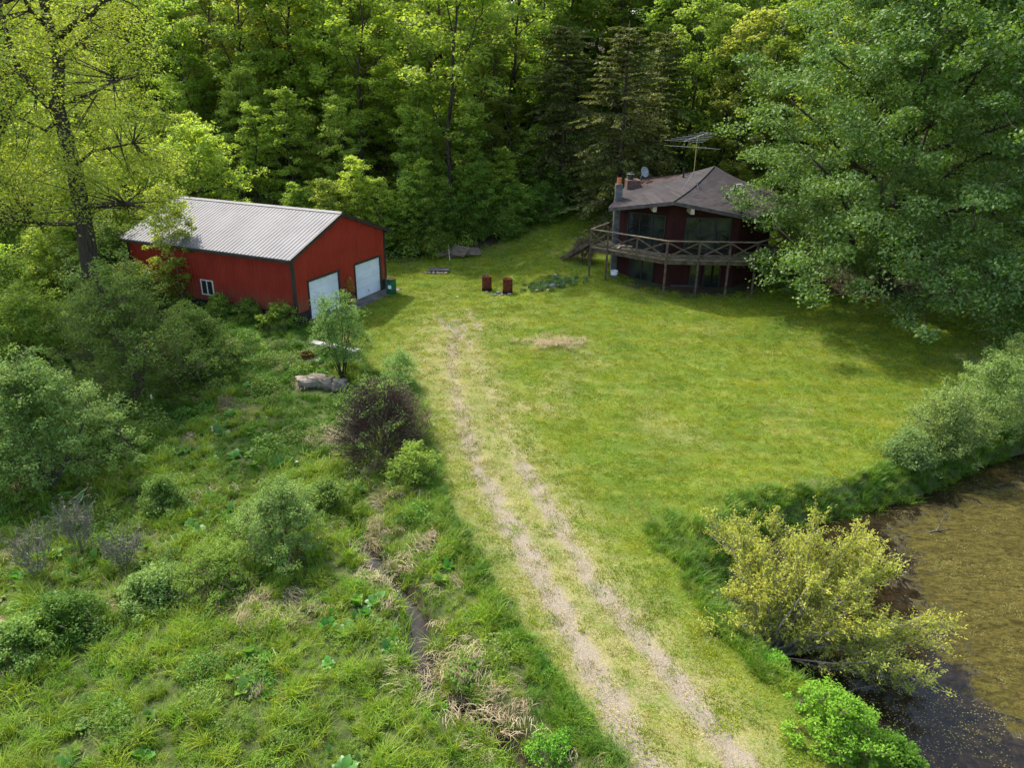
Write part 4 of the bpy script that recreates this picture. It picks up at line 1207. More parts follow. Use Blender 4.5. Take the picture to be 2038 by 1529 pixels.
for _ in range(600):     # understorey filling the wood under the tall crowns
    x = rw.uniform(-50, 50); y = rw.uniform(46, 84)
    if n_under >= 62 or abs(x) > .72 * y or y < wood_edge(x) + 3 or (4 < x < 20 and y < 56) or (x > 20 and y < 60): continue
    if inside(np.array([x]), np.array([y]), GBOX)[0]: continue
    put(('small', int(rw.integers(0, 2))), x, y, rw.uniform(.8, 1.25), rw.uniform(0, 6.28)); n_under += 1; ntree += 1
for _ in range(34):      # thin saplings along the wood edge
    x = rw.uniform(-30, 3); y = wood_edge(x) + rw.uniform(.3, 3)
    if inside(np.array([x]), np.array([y]), GBOX)[0]: continue
    put(('small', int(rw.integers(0, 2))), x, y, rw.uniform(.45, .8), rw.uniform(0, 6.28)); ntree += 1
print("woodland trees", ntree)

byl = {}
for o in list(col.objects):
    if o.name.startswith(("broadleaf_tree", "understorey_tree")) and "label" in o: byl.setdefault(o["label"], []).append(o)
for lab, lst in byl.items():
    if len(lst) < 2: continue
    lst.sort(key=lambda o: o.location.x / max(o.location.y, 1))
    names = ["left one", "right one"] if len(lst) == 2 else (["first from left", "second from left", "third from left", "fourth from left", "fifth from left", "sixth from left", "seventh from left"])
    for i, o in enumerate(lst): o["label"] = lab + ", " + names[min(i, len(names) - 1)]
# ---- conifers behind and beside the house
cg = "dark conifers around the house"
c1 = make_conifer("conifer_tree", "dark conifer with dead lower twigs just left of the house chimney", (7.3, 53.0, gz(7.3, 53)), 301, 13.5, .22, 4.2, 34, group=cg)
c2 = make_conifer("conifer_tree", "dark conifer at the left end of the conifer group", (3.6, 58.5, gz(3.6, 58.5)), 302, 13, .24, 4.0, 36, group=cg)
for k, (x, y, s, rz, lab) in enumerate([(10.6, 57.5, .95, 2, "dark conifer behind the television antenna")]):
    o = copy_tree([c1, c2][k % 2]); place(o, x, y, s, rz, lab)

# ---- the big silver maple
p = gp(1756, 580)
mp = make_tree("maple_tree", "huge silver maple with wind-blown dark green leaves right of the house", "tree", p, 7, LM['maple'], M['darkbark'], .175, h=18.5, r0=.42, cbase=.045, cr=8.9, shape=lambda f: (.84 + .40 * f) if f < .35 else math.sqrt(max(0, 1 - ((f - .35) / .72) ** 2)) * .96, n_limb=26, n_clump=980, per=235, clump_r=.88, flat=.50, stretch_out=1.0, up_ang=.8, twig=.02, limb_r=.5, crown_off=(-.1, -3.2), leafup=.35)

# ---- the big left tree, trunk and limbs as they stand
def limb(px_list, Y0, dy, r0, r1):
    pts = []
    for i, (a, b) in enumerate(px_list):
        pts.append(aty(a, b, Y0 + dy * i))
    n_ = len(pts)
    return pts, [r0 + (r1 - r0) * i / (n_ - 1) for i in range(n_)]
YL = 34.0
tp_, trd = limb([(186, 605), (180, 530), (166, 440), (150, 345), (128, 262), (114, 205), (118, 130), (100, 60), (86, 0), (70, -90), (60, -190)], YL, .06, .44, .10)
bl = thing("big_leaning_tree", "big dark-barked tree with spreading limbs at the left edge", "tree", tp_[0])
O_ = np.array(tp_[0]); O_[2] = gz(O_[0], O_[1]); bl.location = tuple(O_)
mb = MB(); tp_[0] = np.array([tp_[0][0], tp_[0][1], O_[2] - .4]); 
mb.tube([q - O_ for q in tp_], trd, 12)
limbs = [([(116, 228), (72, 185), (38, 140), (18, 85), (2, 30), (-20, -40)], .3, .20, .06), ([(118, 75), (152, 42), (185, 28), (200, 5), (260, -20)], -.3, .13, .05),
         ([(130, 205), (175, 188), (225, 165), (250, 150)], -.5, .08, .02), ([(176, 412), (205, 408), (238, 405), (264, 406)], -.4, .17, .10),
         ([(125, 110), (140, 98), (160, 80)], .4, .07, .03), ([(172, 448), (110, 445), (70, 444), (40, 440)], .25, .11, .05), ([(130, 228), (90, 260), (40, 235), (0, 215)], -.5, .10, .03),
         ([(150, 330), (185, 300), (240, 290), (290, 280)], .5, .08, .02), ([(100, 60), (60, 20), (30, -40)], -.5, .12, .05)]
lnodes = []
for pl, dy, a, b in limbs:
    q, rr = limb(pl, YL + .5, dy, a, b); mb.tube([x - O_ for x in q], rr, 8)
    for i in range(len(q) - 1):
        for t_ in (0, .5): lnodes.append(q[i] * (1 - t_) + q[i + 1] * t_ - O_)
for q in tp_[4:]: lnodes.append(q - O_)
lnodes = np.array(lnodes); rg = np.random.default_rng(77)
cc = []
for k in range(380):
    f = rg.random()
    a = rg.uniform(0, 6.28); rr = 5.5 * rg.random() ** .5
    z = 5.5 + 11.5 * f
    c = np.array([rr * math.cos(a) - .8, rr * math.sin(a) * .9, z])
    j = int(np.argmin(np.linalg.norm(lnodes - c, axis=1))); 
    mb.tube([lnodes[j], (lnodes[j] + c) / 2 + rg.normal(0, .15, 3), c], [.035, .022, .01], 4, cap=False); cc.append(c)
cc = np.array(cc); ci = rg.integers(0, len(cc), 380 * 170)
g_ = rg.normal(size=(len(ci), 3)) * np.array([.45, .45, .30])
mb.build("trunk", M['darkbark'], bl, smooth=True)
leaf_obj("crown", rg, cc[ci] + g_, .125, LM['lefttree'], parent=bl, clumpv=rg.random(len(cc))[ci], up=.5)

# ---- single trees and shrubs one can point to
def shrub(name, label, loc, seed, h, cr, leafm, leafsize, n_clump, per, barkm=M['bark'], clump_r=.3, stems=5, cat="shrub", group=None, shape=bush_, cbase=.12, lean=(0, 0), flat=.7, wid=.55, twigs=0, twigm=None, arch=0.0, r0=.035, leafup=.6, off=(0, 0)):
    """many stems from one foot, clumps of leaves over a domed crown"""
    t = thing(name, label, cat, loc, 0, group)
    rg = np.random.default_rng(seed); mb = MB(); nodes = []
    for k in range(stems):
        az = 2 * math.pi * k / stems + rg.uniform(-.4, .4); fe = rg.uniform(.55, .95)
        R_ = cr * shape(fe) * rg.uniform(.3, .85)
        s0 = np.array([rg.normal(0, .06 * cr), rg.normal(0, .06 * cr), -.15]); e = np.array([R_ * math.cos(az) + lean[0] * h * fe + off[0] * fe, R_ * math.sin(az) + lean[1] * h * fe + off[1] * fe, fe * h])
        md = s0 * .5 + e * .5 + np.array([0, 0, arch * h]) + rg.normal(0, .06 * h, 3) * .6
        mb.tube([s0, md, e], [r0, r0 * .7, r0 * .3], 6)
        for t_ in np.linspace(.25, 1, 6): nodes.append((s0 * (1 - t_) ** 2 + 2 * t_ * (1 - t_) * md + t_ * t_ * e))
    nodes = np.array(nodes); cc = []; cs = []
    for k in range(n_clump):
        f = cbase + (1 - cbase) * rg.random() ** .8; az = rg.uniform(0, 6.283); lump = 1 + .20 * math.sin(2 * az + seed + 3 * f) + .16 * math.sin(5 * az + 2 * seed + 6 * f) + .10 * math.sin(9 * az + 11 * f + seed)
        rr = cr * shape(f) * lump * rg.random() ** .5 * (1 + max(0, rg.normal(0, .13)))
        c = np.array([rr * math.cos(az) + lean[0] * h * f + off[0] * f, rr * math.sin(az) + lean[1] * h * f + off[1] * f, f * h * (1 + .10 * rg.normal() + .10 * math.sin(4 * az + seed * 1.7) * f)])
        dd = np.linalg.norm(nodes - c, axis=1); j = int(np.argmin(dd)); a = nodes[j]
        if dd[j] > .1: mb.tube([a, (a + c) / 2 + rg.normal(0, .08 * dd[j], 3), c], [.012, .009, .005], 3, cap=False)
        nodes = np.vstack([nodes, (a + c) / 2]); cc.append(c); cs.append(clump_r * rg.uniform(.6, 1.4))
    for k in range(twigs):          # bare twigs through the crown
        f = rg.random() ** .7; az = rg.uniform(0, 6.283); rr = cr * shape(f) * rg.uniform(.6, 1.05)
        c = np.array([rr * math.cos(az) + lean[0] * h * f, rr * math.sin(az) + lean[1] * h * f, f * h * 1.03])
        s_ = c * rg.uniform(.35, .7); s_[2] = c[2] * rg.uniform(.5, .9); mb.tube([s_, (s_ + c) / 2 + rg.normal(0, .08, 3), c], [.011, .008, .004], 3, cap=False)
    cc = np.array(cc); cs = np.array(cs); cv = rg.random(len(cc))
    mb.build("stems", barkm if twigm is None else twigm, t)
    ci = rg.integers(0, len(cc), n_clump * per)
    g_ = rg.normal(size=(len(ci), 3)); g_ /= np.linalg.norm(g_, axis=1)[:, None]; g_ *= rg.random((len(ci), 1)) ** .5
    pos = cc[ci] + g_ * cs[ci][:, None] * np.array([1, 1, flat]); pos[:, 2] = np.maximum(pos[:, 2], .03)
    leaf_obj("foliage", rg, pos, leafsize, leafm, parent=t, clumpv=cv[ci], wid=wid, up=leafup)
    return t
# sapling before the long garage wall
p = gp(362, 612)
make_tree("sapling_tree", "thin young tree with airy yellow-green leaves before the long red wall", "tree", p, 21, LM['lefttree'], M['palebark'], .13, h=6.5, r0=.06, cbase=.10, cr=1.3, shape=tall_, n_limb=9, n_clump=150, per=62, clump_r=.34, flat=.6)
p = gp(270, 470); 
make_tree("yellow_green_tree", "full yellow-green tree rising over the back end of the garage roof", "tree", (-20.5, 49.3, gz(-20.5, 49.3)), 22, LM['lime'], M['bark'], .19, h=8.6, r0=.13, cbase=.15, cr=3.2, shape=round_, n_limb=12, n_clump=230, per=60, clump_r=.5, flat=.6)
p = gp(105, 985); shrub("pale_shrub", "large grey-green rounded shrub on a leaning trunk at the left edge", (p[0] - .2, p[1] + .2, p[2]), 31, 3.9, 2.6, LM['pale'], .085, 520, 75, M['bark'], .30, 4, cbase=.22, r0=.09, off=(-.3, .5))
p = gp(255, 810); shrub("tangled_bush", "tall tangled green bush with bare brown twigs left of the garage", (p[0], p[1] + .8, p[2]), 32, 4.8, 3.0, LM['shrub'], .10, 480, 62, M['twig'], .34, 9, cbase=.06, twigs=260, r0=.05)
p = gp(385, 735); shrub("spreading_bush", "spreading light green bush below the garage window", (p[0], p[1] + .3, p[2]), 33, 2.5, 2.1, LM['shrub'], .10, 260, 60, M['bark'], .28, 7, cbase=.05, twigs=60)
p = gp(560, 1110); shrub("rose_bush", "rounded pale green bush over brown litter in the left meadow", (p[0], p[1] + .2, p[2]), 34, 1.9, 1.35, LM['pale'], .055, 330, 75, M['twig'], .19, 8, cbase=.25, twigs=60, r0=.02, leafup=.5)
p = gp(430, 1170); shrub("low_bramble", "low sprawling pale bramble beside the rounded pale bush", (p[0], p[1] + .2, p[2]), 35, .95, 1.3, LM['mid'], .05, 230, 60, M['twig'], .18, 8, cbase=.1, twigs=90, r0=.015)
p = gp(765, 925); shrub("brown_bush", "big reddish-brown twiggy bush with few leaves beside the drive", (p[0] - .1, p[1] + .6, p[2]), 36, 2.9, 2.05, LM['shrub'], .055, 360, 22, M['twig'], .24, 16, cbase=.05, twigs=2000, r0=.02)
p = gp(835, 960); shrub("green_shrub", "low fresh green shrub at the foot of the brown bush", (p[0] - .15, p[1] + .1, p[2]), 37, 1.15, .85, LM['bright'], .075, 110, 45, M['twig'], .2, 6, cbase=.1, r0=.014)
p = gp(808, 775); shrub("green_shrub", "light green shrub on the far side of the brown bush", (p[0] - .2, p[1], p[2]), 38, 1.5, .9, LM['pale'], .07, 100, 40, M['twig'], .22, 7, cbase=.15, r0=.014)
p = gp(683, 752); shrub("stemmed_shrub", "vase-shaped shrub on many dark stems before the left garage door", p, 39, 3.3, 1.35, LM['pale'], .075, 240, 52, M['darkbark'], .24, 14, cbase=.30, shape=lambda f: (.45 + f * 1.1) if f < .5 else math.sqrt(max(0, 1 - ((f - .5) / .52) ** 2)), r0=.025, leafup=.5)
p = gp(715, 605); shrub("reddish_shrub", "narrow shrub with orange-red top between the garage doors", (p[0] - .35, p[1] - .35, gz(p[0], p[1])), 40, 1.55, .42, LM['redleaf'], .075, 46, 30, M['twig'], .15, 4, cbase=.1, shape=cone_, r0=.012)
for k, (px, py, h_, c_, lab) in enumerate([(560, 655, 1.25, .95, "dense bright bush under the near garage corner"), (498, 640, 1.0, .8, "leafy bush at the foot of the long red wall"), (440, 632, 1.1, .8, "leafy bush below the white garage window")]):
    p = gp(px, py); shrub("leafy_bush", lab, p, 50 + k, h_, c_, LM['bright'], .10, 120, 45, M['bark'], .22, 5, cbase=.05, group="bushes along the long garage wall")
for k, (px, py, h_, c_, m_, lab) in enumerate([(140, 1255, .9, .9, 'bright2', "leafy low bush in the lower left meadow, nearest the grey dead shrubs"), (45, 1310, .8, .9, 'shrub', "low bush at the left edge below the grey dead shrubs"), (330, 1010, .9, .8, 'shrub', "low bush between the leaning pale shrub and the rounded pale bush"),
        (310, 1185, .7, .8, 'pale', "low pale bush left of the sprawling bramble"), (220, 905, 1.3, 1.1, 'bright2', "green bush at the right foot of the leaning pale shrub"), (650, 1010, .8, .7, 'shrub', "low bush below the brown bush at the stream's upper end"), (420, 760, 1.2, 1.0, 'bright2', "green bush at the right foot of the spreading bush"), (40, 985, 1.5, 1.2, 'shrub', "green bush at the left edge under the leaning pale shrub")]):
    p = gp(px, py); shrub("meadow_bush", lab, p, 170 + k, h_, c_, LM[m_], .07, 120, 60, M['bark'], .22, 6, cbase=.04, r0=.014, group="low bushes of the left meadow")
# grey seed-head shrubs
for k, (px, py, h_, lab) in enumerate([(75, 1150, 1.5, "grey twiggy dead shrub nearest the left edge"), (165, 1100, 1.7, "taller grey twiggy dead shrub in the left meadow"), (250, 1130, 1.1, "short grey twiggy dead shrub of the meadow")]):
    p = gp(px, py); shrub("dead_shrub", lab, p, 60 + k, h_, .7, LM['grey'], .035, 60, 16, M['deadtwig'], .10, 9, cbase=.3, twigs=150, r0=.010, flat=2.2, group="grey dead shrubs of the left meadow", shape=lambda f: .35 + .65 * f)
# left thicket
lg = "thicket bushes at the far left"
tk = [(20, 640, 3.6, 2.4, 'mid'), (110, 560, 3.4, 2.4, 'bright'), (25, 520, 4.2, 2.6, 'mid'), (75, 700, 3.0, 2.2, 'bright'), (238, 570, 4.0, 2.2, 'shrub'), (-60, 600, 4.5, 3.0, 'lime'), (-90, 760, 4, 2.8, 'mid'), (210, 620, 2.6, 1.8, 'pale'), (285, 610, 2.7, 1.8, 'shrub')]
TKL = ["mid-green thicket bush at the left edge above the pale shrub", "bright green thicket bush just left of the big dark trunk", "tallest mid-green thicket bush at the left edge behind the others",
       "bright green thicket bush between the pale shrub and the tangled bush", "green bush at the foot of the big dark trunk", "yellow-green thicket bush cut by the left edge, farther up", "mid-green thicket bush cut by the left edge, lower down",
       "pale green bush before the big dark trunk", "mid-green bush at the far end of the long red wall"]
for k, (px, py, h_, c_, m_) in enumerate(tk):
    p = gp(px, py + 25)
    shrub("thicket_bush", TKL[k], p, 70 + k, h_, c_, LM[m_], .13, 250, 55, M['bark'], .36, 6, cbase=.04, group=lg)
# bushes of the wood edge right of the garage
eg = "bushes along the wood edge"
eb = [(800, 505, 2.2, 1.5, 'bright'), (835, 500, 2.6, 1.6, 'mid'), (868, 515, 1.4, 1.0, 'bright'), (880, 480, 2.8, 1.8, 'mid'), (940, 480, 2.4, 1.7, 'bright'), (985, 470, 2.6, 1.8, 'mid'), (1030, 462, 2.8, 1.8, 'bright'), (1075, 448, 2.6, 1.8, 'mid'), (1105, 432, 2.8, 1.9, 'mid'), (960, 440, 4.2, 2.2, 'bright'), (1020, 430, 4.6, 2.4, 'bright'), (820, 455, 4.0, 2.0, 'lime'), (1010, 480, 1.6, 1.3, 'mid')]
EBL = ["bright green bush touching the garage's right wall at the back", "mid-green bush right of the garage, behind the green drum", "low bright bush left of the dark stone slab",
       "mid-green bush behind the left end of the pallet heap", "bright green bush right behind the pallet heap", "mid-green bush right of the pallet heap", "bright green bush halfway along the grass strip's wooded side",
       "mid-green bush two thirds along the grass strip's wooded side", "last mid-green bush where the grass strip enters the wood", "tall bright bush towering behind the pallet heap", "tallest bright bush right of the pallet heap, in the second row",
       "tall yellow-green bush just behind the garage's right corner", "lowest mid-green bush on the grass right of the pallets"]
for k, (px, py, h_, c_, m_) in enumerate(eb):
    p = gp(px, py)
    shrub("edge_bush", EBL[k], (p[0], p[1] + .8, gz(p[0], p[1] + .8)), 90 + k, h_, c_, LM[m_], .14, 200, 48, M['bark'], .34, 5, cbase=.03, group=eg)
# dead brown tangle by the deck stairs
p = gp(1160, 520); shrub("dead_bramble", "brown bare bramble beside the deck stairs", p, 110, 1.6, 1.1, LM['olive'], .08, 60, 12, M['twig'], .25, 10, cbase=.1, twigs=500)
# right hand side: pond-edge willows
wg = "grey-green willow bushes along the pond bank"
for k, (px, py, h_, c_, lab) in enumerate([(1880, 935, 1.9, 1.35, "nearest grey-green willow bush on the pond bank, next to the tall grass"), (1965, 900, 2.6, 1.7, "middle grey-green willow bush on the pond bank"), (2060, 855, 3.2, 2.1, "tall willow bush where the pond bank meets the picture's right edge"), (1815, 960, .9, .8, "lowest willow bush at the tip of the pond bank")]):
    p = gp(px, py - 25); shrub("willow_bush", lab, (p[0], p[1] + .3, gz(p[0], p[1] + .3)), 120 + k, h_, c_, LM['willow'], .095, 300, 60, M['bark'], .28, 10, cbase=.04, wid=.28, group=wg, leafup=.3, r0=.02)
p = gp(2030, 690); shrub("leafy_bush", "deep green bush below the maple's outermost branches", (p[0] + .6, p[1], p[2]), 130, 2.6, 1.8, LM['mid'], .12, 180, 50, M['bark'], .3, 6, cbase=.05)
# big yellow willow leaning over the pond
p = at(1545, 1285, -.55)
def pond_willow():
    t = thing("yellow_willow", "wide yellow-green willow leaning out over the pond", "shrub", (p[0], p[1], -.7))
    rg = np.random.default_rng(5); mb = MB(); nodes = []; nr_ = []
    for k in range(60):
        az = rg.uniform(-.9, 2.2) if k < 50 else rg.uniform(1.8, 3.2); el = rg.uniform(.15, 1.35); L_ = rg.uniform(2.4, 3.7) * (.62 if k >= 50 else 1)
        d = np.array([math.cos(az) * math.cos(el), math.sin(az) * math.cos(el), math.sin(el)])
        s0 = np.array([rg.normal(0, .12), rg.normal(0, .12), -.1]); e = s0 + d * L_; 
        m1 = s0 + d * L_ * .35 + np.array([0, 0, .18]) + rg.normal(0, .08, 3); m2 = s0 + d * L_ * .7 + np.array([0, 0, .20]) + rg.normal(0, .12, 3); e[2] = max(e[2], .15)
        r_ = rg.uniform(.018, .05); mb.tube([s0, m1, m2, e], [r_, r_ * .75, r_ * .5, r_ * .2], 6)
        for t_ in np.linspace(.15, 1, 9):
            pts_ = [s0, m1, m2, e]; u = t_ * 3; i = min(int(u), 2); nodes.append(pts_[i] * (1 - (u - i)) + pts_[i + 1] * (u - i))
    nodes = np.array(nodes); tw = []; td = []
    for k in range(3300):
        a = nodes[rg.integers(0, len(nodes))]; o_ = a / (np.linalg.norm(a) + 1e-6); 
        if rg.random() > (np.linalg.norm(a) / 2.6) ** .8 + .10: continue
        d = o_ * .8 + rg.normal(0, .55, 3) + np.array([0, 0, .35]); d /= np.linalg.norm(d); L_ = rg.uniform(.25, .65)
        e = a + d * L_; e[2] = max(e[2], .1); mb.tube([a, e], [.008, .003], 3, cap=False)
        n_ = int(rg.integers(16, 30)); u = rg.uniform(.15, 1.05, n_)[:, None]
        tw.append(a + (e - a) * u + rg.normal(0, .035, (n_, 3))); td.append(np.tile(d, (n_, 1)))
    tw = np.concatenate(tw); td = np.concatenate(td)
    mb.build("stems", M['palebark'], t)
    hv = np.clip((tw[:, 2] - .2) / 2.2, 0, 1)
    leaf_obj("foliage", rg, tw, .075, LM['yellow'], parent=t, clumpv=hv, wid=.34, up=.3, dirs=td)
    return t
pond_willow()
# bright bushes at the lower right
for k, (px, py, h_, c_, lab) in enumerate([(1655, 1500, 1.0, .85, "vivid green bush at the pond's near end, bottom right"), (1785, 1530, .75, .6, "smaller vivid green bush right of the other, at the water's edge"), (1900, 1560, .7, .6, "pale green bush at the bottom edge, farthest right"), (1545, 1335, .3, .25, "tiny leafy plant by the pink stone")]):
    p = at(px, py, -.35); shrub("waterside_bush", lab, (p[0], p[1], gz(p[0], p[1])), 140 + k, h_, c_, LM['vivid' if k != 2 else 'pale'], .062, 150 if k < 3 else 25, 60, M['twig'], .16, 6, cbase=.05, r0=.012, group="bushes at the pond's near end")
p = at(1493, 1266, -.35); rock((p[0], p[1], gz(p[0], p[1]) + .1), .2, .15, .13, 9, simple('pinkish_stone', (.42, .28, .22, 1), (.60, .46, .38, 1), 5, .9, .2, bump=.6), "stone", "pinkish stone at the foot of the yellow willow", "stone")
p = gp(1098, 1515); shrub("low_bramble", "small bright bramble beside the stream at the bottom edge", p, 150, .6, .55, LM['vivid'], .05, 70, 45, M['twig'], .13, 6, cbase=.05, r0=.01)
# dead branch in the pond
p = at(1862, 1058, POND_Z)
mb = MB(); q = Vector((p[0], p[1], POND_Z - .1))
mb.tube([q, q + Vector((.10, .02, .35)), q + Vector((.22, .05, .75))], [.03, .022, .008], 6)
mb.tube([q + Vector((.10, .02, .35)), q + Vector((.0, .1, .55))], [.014, .005], 5); mb.tube([q + Vector((-.35, -.1, .1)), q + Vector((.05, 0, .14)), q + Vector((.45, .1, .12))], [.012, .02, .008], 5)
tag(mb.build("dead_branch", M['deadtwig']), "bare silvery branch sticking up out of the pond algae", "branch")
p = at(1660, 1400, POND_Z); mb = MB(); q = Vector((p[0], p[1], POND_Z + .03))
mb.tube([q + Vector((-.3, -.2, .05)), q, q + Vector((.6, .35, .04)), q + Vector((1.1, .4, .1))], [.012, .02, .014, .006], 5); mb.tube([q, q + Vector((.35, -.05, .16))], [.012, .005], 5)
tag(mb.build("dead_branch", M['deadtwig']), "thin branch lying on the dark water below the yellow willow", "branch")
# bleached reed bundle and cattails
for k, (px, py, h_) in enumerate([(322, 868, 1.5), (445, 950, 1.7)]):
    p = gp(px, py); t = thing("cattail", ["pale cattail stalk near the tangled bush", "pale cattail stalk in the middle of the meadow"][k], "cattail", p, 0, "last year's cattail stalks")
    mb = MB(); mb.tube([(0, 0, -.1), (-.05, .02, h_ * .6), (-.14, .05, h_)], [.010, .008, .006], 5); mb.build("stalk", M['deadtwig'], t)
    mb = MB(); mb.lathe([(.004, 0), (.026, .02), (.03, .10), (.026, .17), (.004, .19)], (-.14, .05, h_ - .02), 10); mb.build("seed_head", M['palewood'], t)

# ---------------------------------------------------------------- scattered ground cover (stuff)
def blades(rg, n, rad, h, wdt, bend=.5, lo=.5):
    """tuft of curved blades, each three quads narrowing to the tip"""
    V = []; F_ = []; v = []
    for i in range(n):
        a = rg.uniform(0, 6.283); r_ = rad * math.sqrt(rg.random()); b = np.array([r_ * math.cos(a), r_ * math.sin(a), -.02])
        az = rg.uniform(0, 6.283); hh = h * rg.uniform(lo, 1.0); bd = bend * rg.uniform(.3, 1.2) * hh
        d = np.array([math.cos(az), math.sin(az), 0]); s_ = np.array([-d[1], d[0], 0]) * wdt / 2
        o = len(V)
        for k, (u, w_) in enumerate(((0, 1), (.4, .9), (.75, .6), (1, .12))):
            c = b + np.array([0, 0, hh * (u - .25 * u * u * bend)]) + d * bd * u * u
            V += [c - s_ * w_, c + s_ * w_]
        F_ += [(o, o + 1, o + 3, o + 2), (o + 2, o + 3, o + 5, o + 4), (o + 4, o + 5, o + 7, o + 6)]; vv = rg.random(); v += [vv] * 3
    return np.array(V), np.array(F_), v
def tuft(name, seed, mat, **kw):
    rg = np.random.default_rng(seed); V, F_, v = blades(rg, **kw)
    return fastmesh(name, V, F_, mat, {'v': ('FACE', v)}, link=False)
def rosette(name, seed, mat, n, L_, wid, tilt=.6):
    rg = np.random.default_rng(seed); V = []; F_ = []; v = []
    for i in range(n):
        az = i * 2.4 + rg.uniform(-.3, .3); el = tilt * rg.uniform(.5, 1.4); ll = L_ * rg.uniform(.6, 1.1)
        d = np.array([math.cos(az) * math.cos(el), math.sin(az) * math.cos(el), math.sin(el)]); s_ = np.array([-math.sin(az), math.cos(az), 0]); n_ = np.cross(s_, d); o = len(V)
        if n_[2] < 0: n_ = -n_
        for u, w_, dr in ((0, .12, 0), (.3, .8, .02), (.65, 1, .0), (1, .1, -.15)):
            c = d * ll * u + np.array([0, 0, dr * ll]); V += [c - s_ * w_ * wid * ll / 2 + n_ * .06 * ll * w_, c, c + s_ * w_ * wid * ll / 2 + n_ * .06 * ll * w_]
        for k in range(3):
            a = o + k * 3; F_ += [(a, a + 1, a + 4, a + 3), (a + 1, a + 2, a + 5, a + 4)]
        v += [rg.random()] * 6
    return fastmesh(name, np.array(V), np.array(F_), mat, {'v': ('FACE', v)}, link=False)
def leafclump(name, seed, mat, n, rad, h, size, wid=.6):
    rg = np.random.default_rng(seed); a = rg.uniform(0, 6.283, n); r_ = rad * np.sqrt(rg.random(n)); pos = np.stack([r_ * np.cos(a), r_ * np.sin(a), h * rg.random(n) ** .7 * (1 - .5 * r_ / rad)], 1)
    return leaf_obj(name, rg, pos, size, mat, link=False, wid=wid, up=.8)
def straw(name, seed, mat, n, rad, L_):
    rg = np.random.default_rng(seed); mb = MB(); main = rg.uniform(0, 6.28)
    V = []; F_ = []; v = []
    for i in range(n):
        a = rg.uniform(0, 6.283); r_ = rad * math.sqrt(rg.random()); b = np.array([r_ * math.cos(a), r_ * math.sin(a), rg.uniform(.0, .08)]); az = main + rg.normal(0, .45); el = rg.uniform(-.05, .28)
        d = np.array([math.cos(az) * math.cos(el), math.sin(az) * math.cos(el), math.sin(el)]); s_ = np.array([-math.sin(az), math.cos(az), 0]) * .006; l = L_ * rg.uniform(.4, 1); o = len(V)
        m_ = b + d * l * .5 + np.array([0, 0, .03]); e = b + d * l - np.array([0, 0, l * .15])
        V += [b - s_, b + s_, m_ - s_, m_ + s_, e - s_ * .4, e + s_ * .4]; F_ += [(o, o + 1, o + 3, o + 2), (o + 2, o + 3, o + 5, o + 4)]; v += [rg.random()] * 2
    return fastmesh(name, np.array(V), np.array(F_), mat, {'v': ('FACE', v)}, link=False)

def scatter(name, sources, x, y, scale, rg, label, cat, tilt=.12, idx=None, zoff=0.0, sink=True):
    n = len(x)
    z = height(x, y) + zoff
    me = bpy.data.meshes.new(name); me.vertices.add(n); me.vertices.foreach_set("co", np.stack([x, y, z], 1).astype(np.float32).ravel())
    def A_(nm, ty, arr, key="value"):
        a = me.attributes.new(nm, ty, 'POINT'); a.data.foreach_set(key, arr)
    A_("sc", 'FLOAT', scale.astype(np.float32))
    rot = np.stack([rg.normal(0, tilt, n), rg.normal(0, tilt, n), rg.uniform(0, 6.283, n)], 1).astype(np.float32)
    A_("rot", 'FLOAT_VECTOR', rot.ravel(), "vector")
    A_("pick", 'INT', (rg.integers(0, len(sources), n) if idx is None else idx).astype(np.int32))
    o = bpy.data.objects.new(name, me); col.objects.link(o)
    tag(o, label, cat, kind='stuff')
    c = bpy.data.collections.new(name + "_sources")
    for i, s_ in enumerate(sources): s_.name = "%s_%02d" % (name, i); c.objects.link(s_)
    ng = bpy.data.node_groups.new(name, 'GeometryNodeTree')
    ng.interface.new_socket("Geometry", in_out='INPUT', socket_type='NodeSocketGeometry'); ng.interface.new_socket("Geometry", in_out='OUTPUT', socket_type='NodeSocketGeometry')
    N = ng.nodes; Lk = ng.links
    gi = N.new('NodeGroupInput'); go = N.new('NodeGroupOutput'); ip = N.new('GeometryNodeInstanceOnPoints'); ci = N.new('GeometryNodeCollectionInfo')
    ci.inputs[0].default_value = c; ci.inputs['Separate Children'].default_value = True; ci.inputs['Reset Children'].default_value = True
    Lk.new(gi.outputs[0], ip.inputs['Points']); Lk.new(ci.outputs[0], ip.inputs['Instance']); ip.inputs['Pick Instance'].default_value = True
    def na(nm, ty):
        q = N.new('GeometryNodeInputNamedAttribute'); q.data_type = ty; q.inputs[0].default_value = nm; return q.outputs['Attribute']
    Lk.new(na("pick", 'INT'), ip.inputs['Instance Index'])
    er = N.new('FunctionNodeEulerToRotation'); Lk.new(na("rot", 'FLOAT_VECTOR'), er.inputs[0]); Lk.new(er.outputs[0], ip.inputs['Rotation'])
    Lk.new(na("sc", 'FLOAT'), ip.inputs['Scale']); Lk.new(ip.outputs[0], go.inputs[0])
    md = o.modifiers.new("scatter", 'NODES'); md.node_group = ng
    return o
rs = np.random.default_rng(3)
def in_view(x, y, m_=1.5):
    d = y * math.cos(PITCH) + CH * math.sin(PITCH)
    return (np.abs(x) < .70 * d + m_) & (y > 8.0)
def cand(n, x0, x1, y0, y1): return rs.uniform(x0, x1, n), rs.uniform(y0, y1, n)
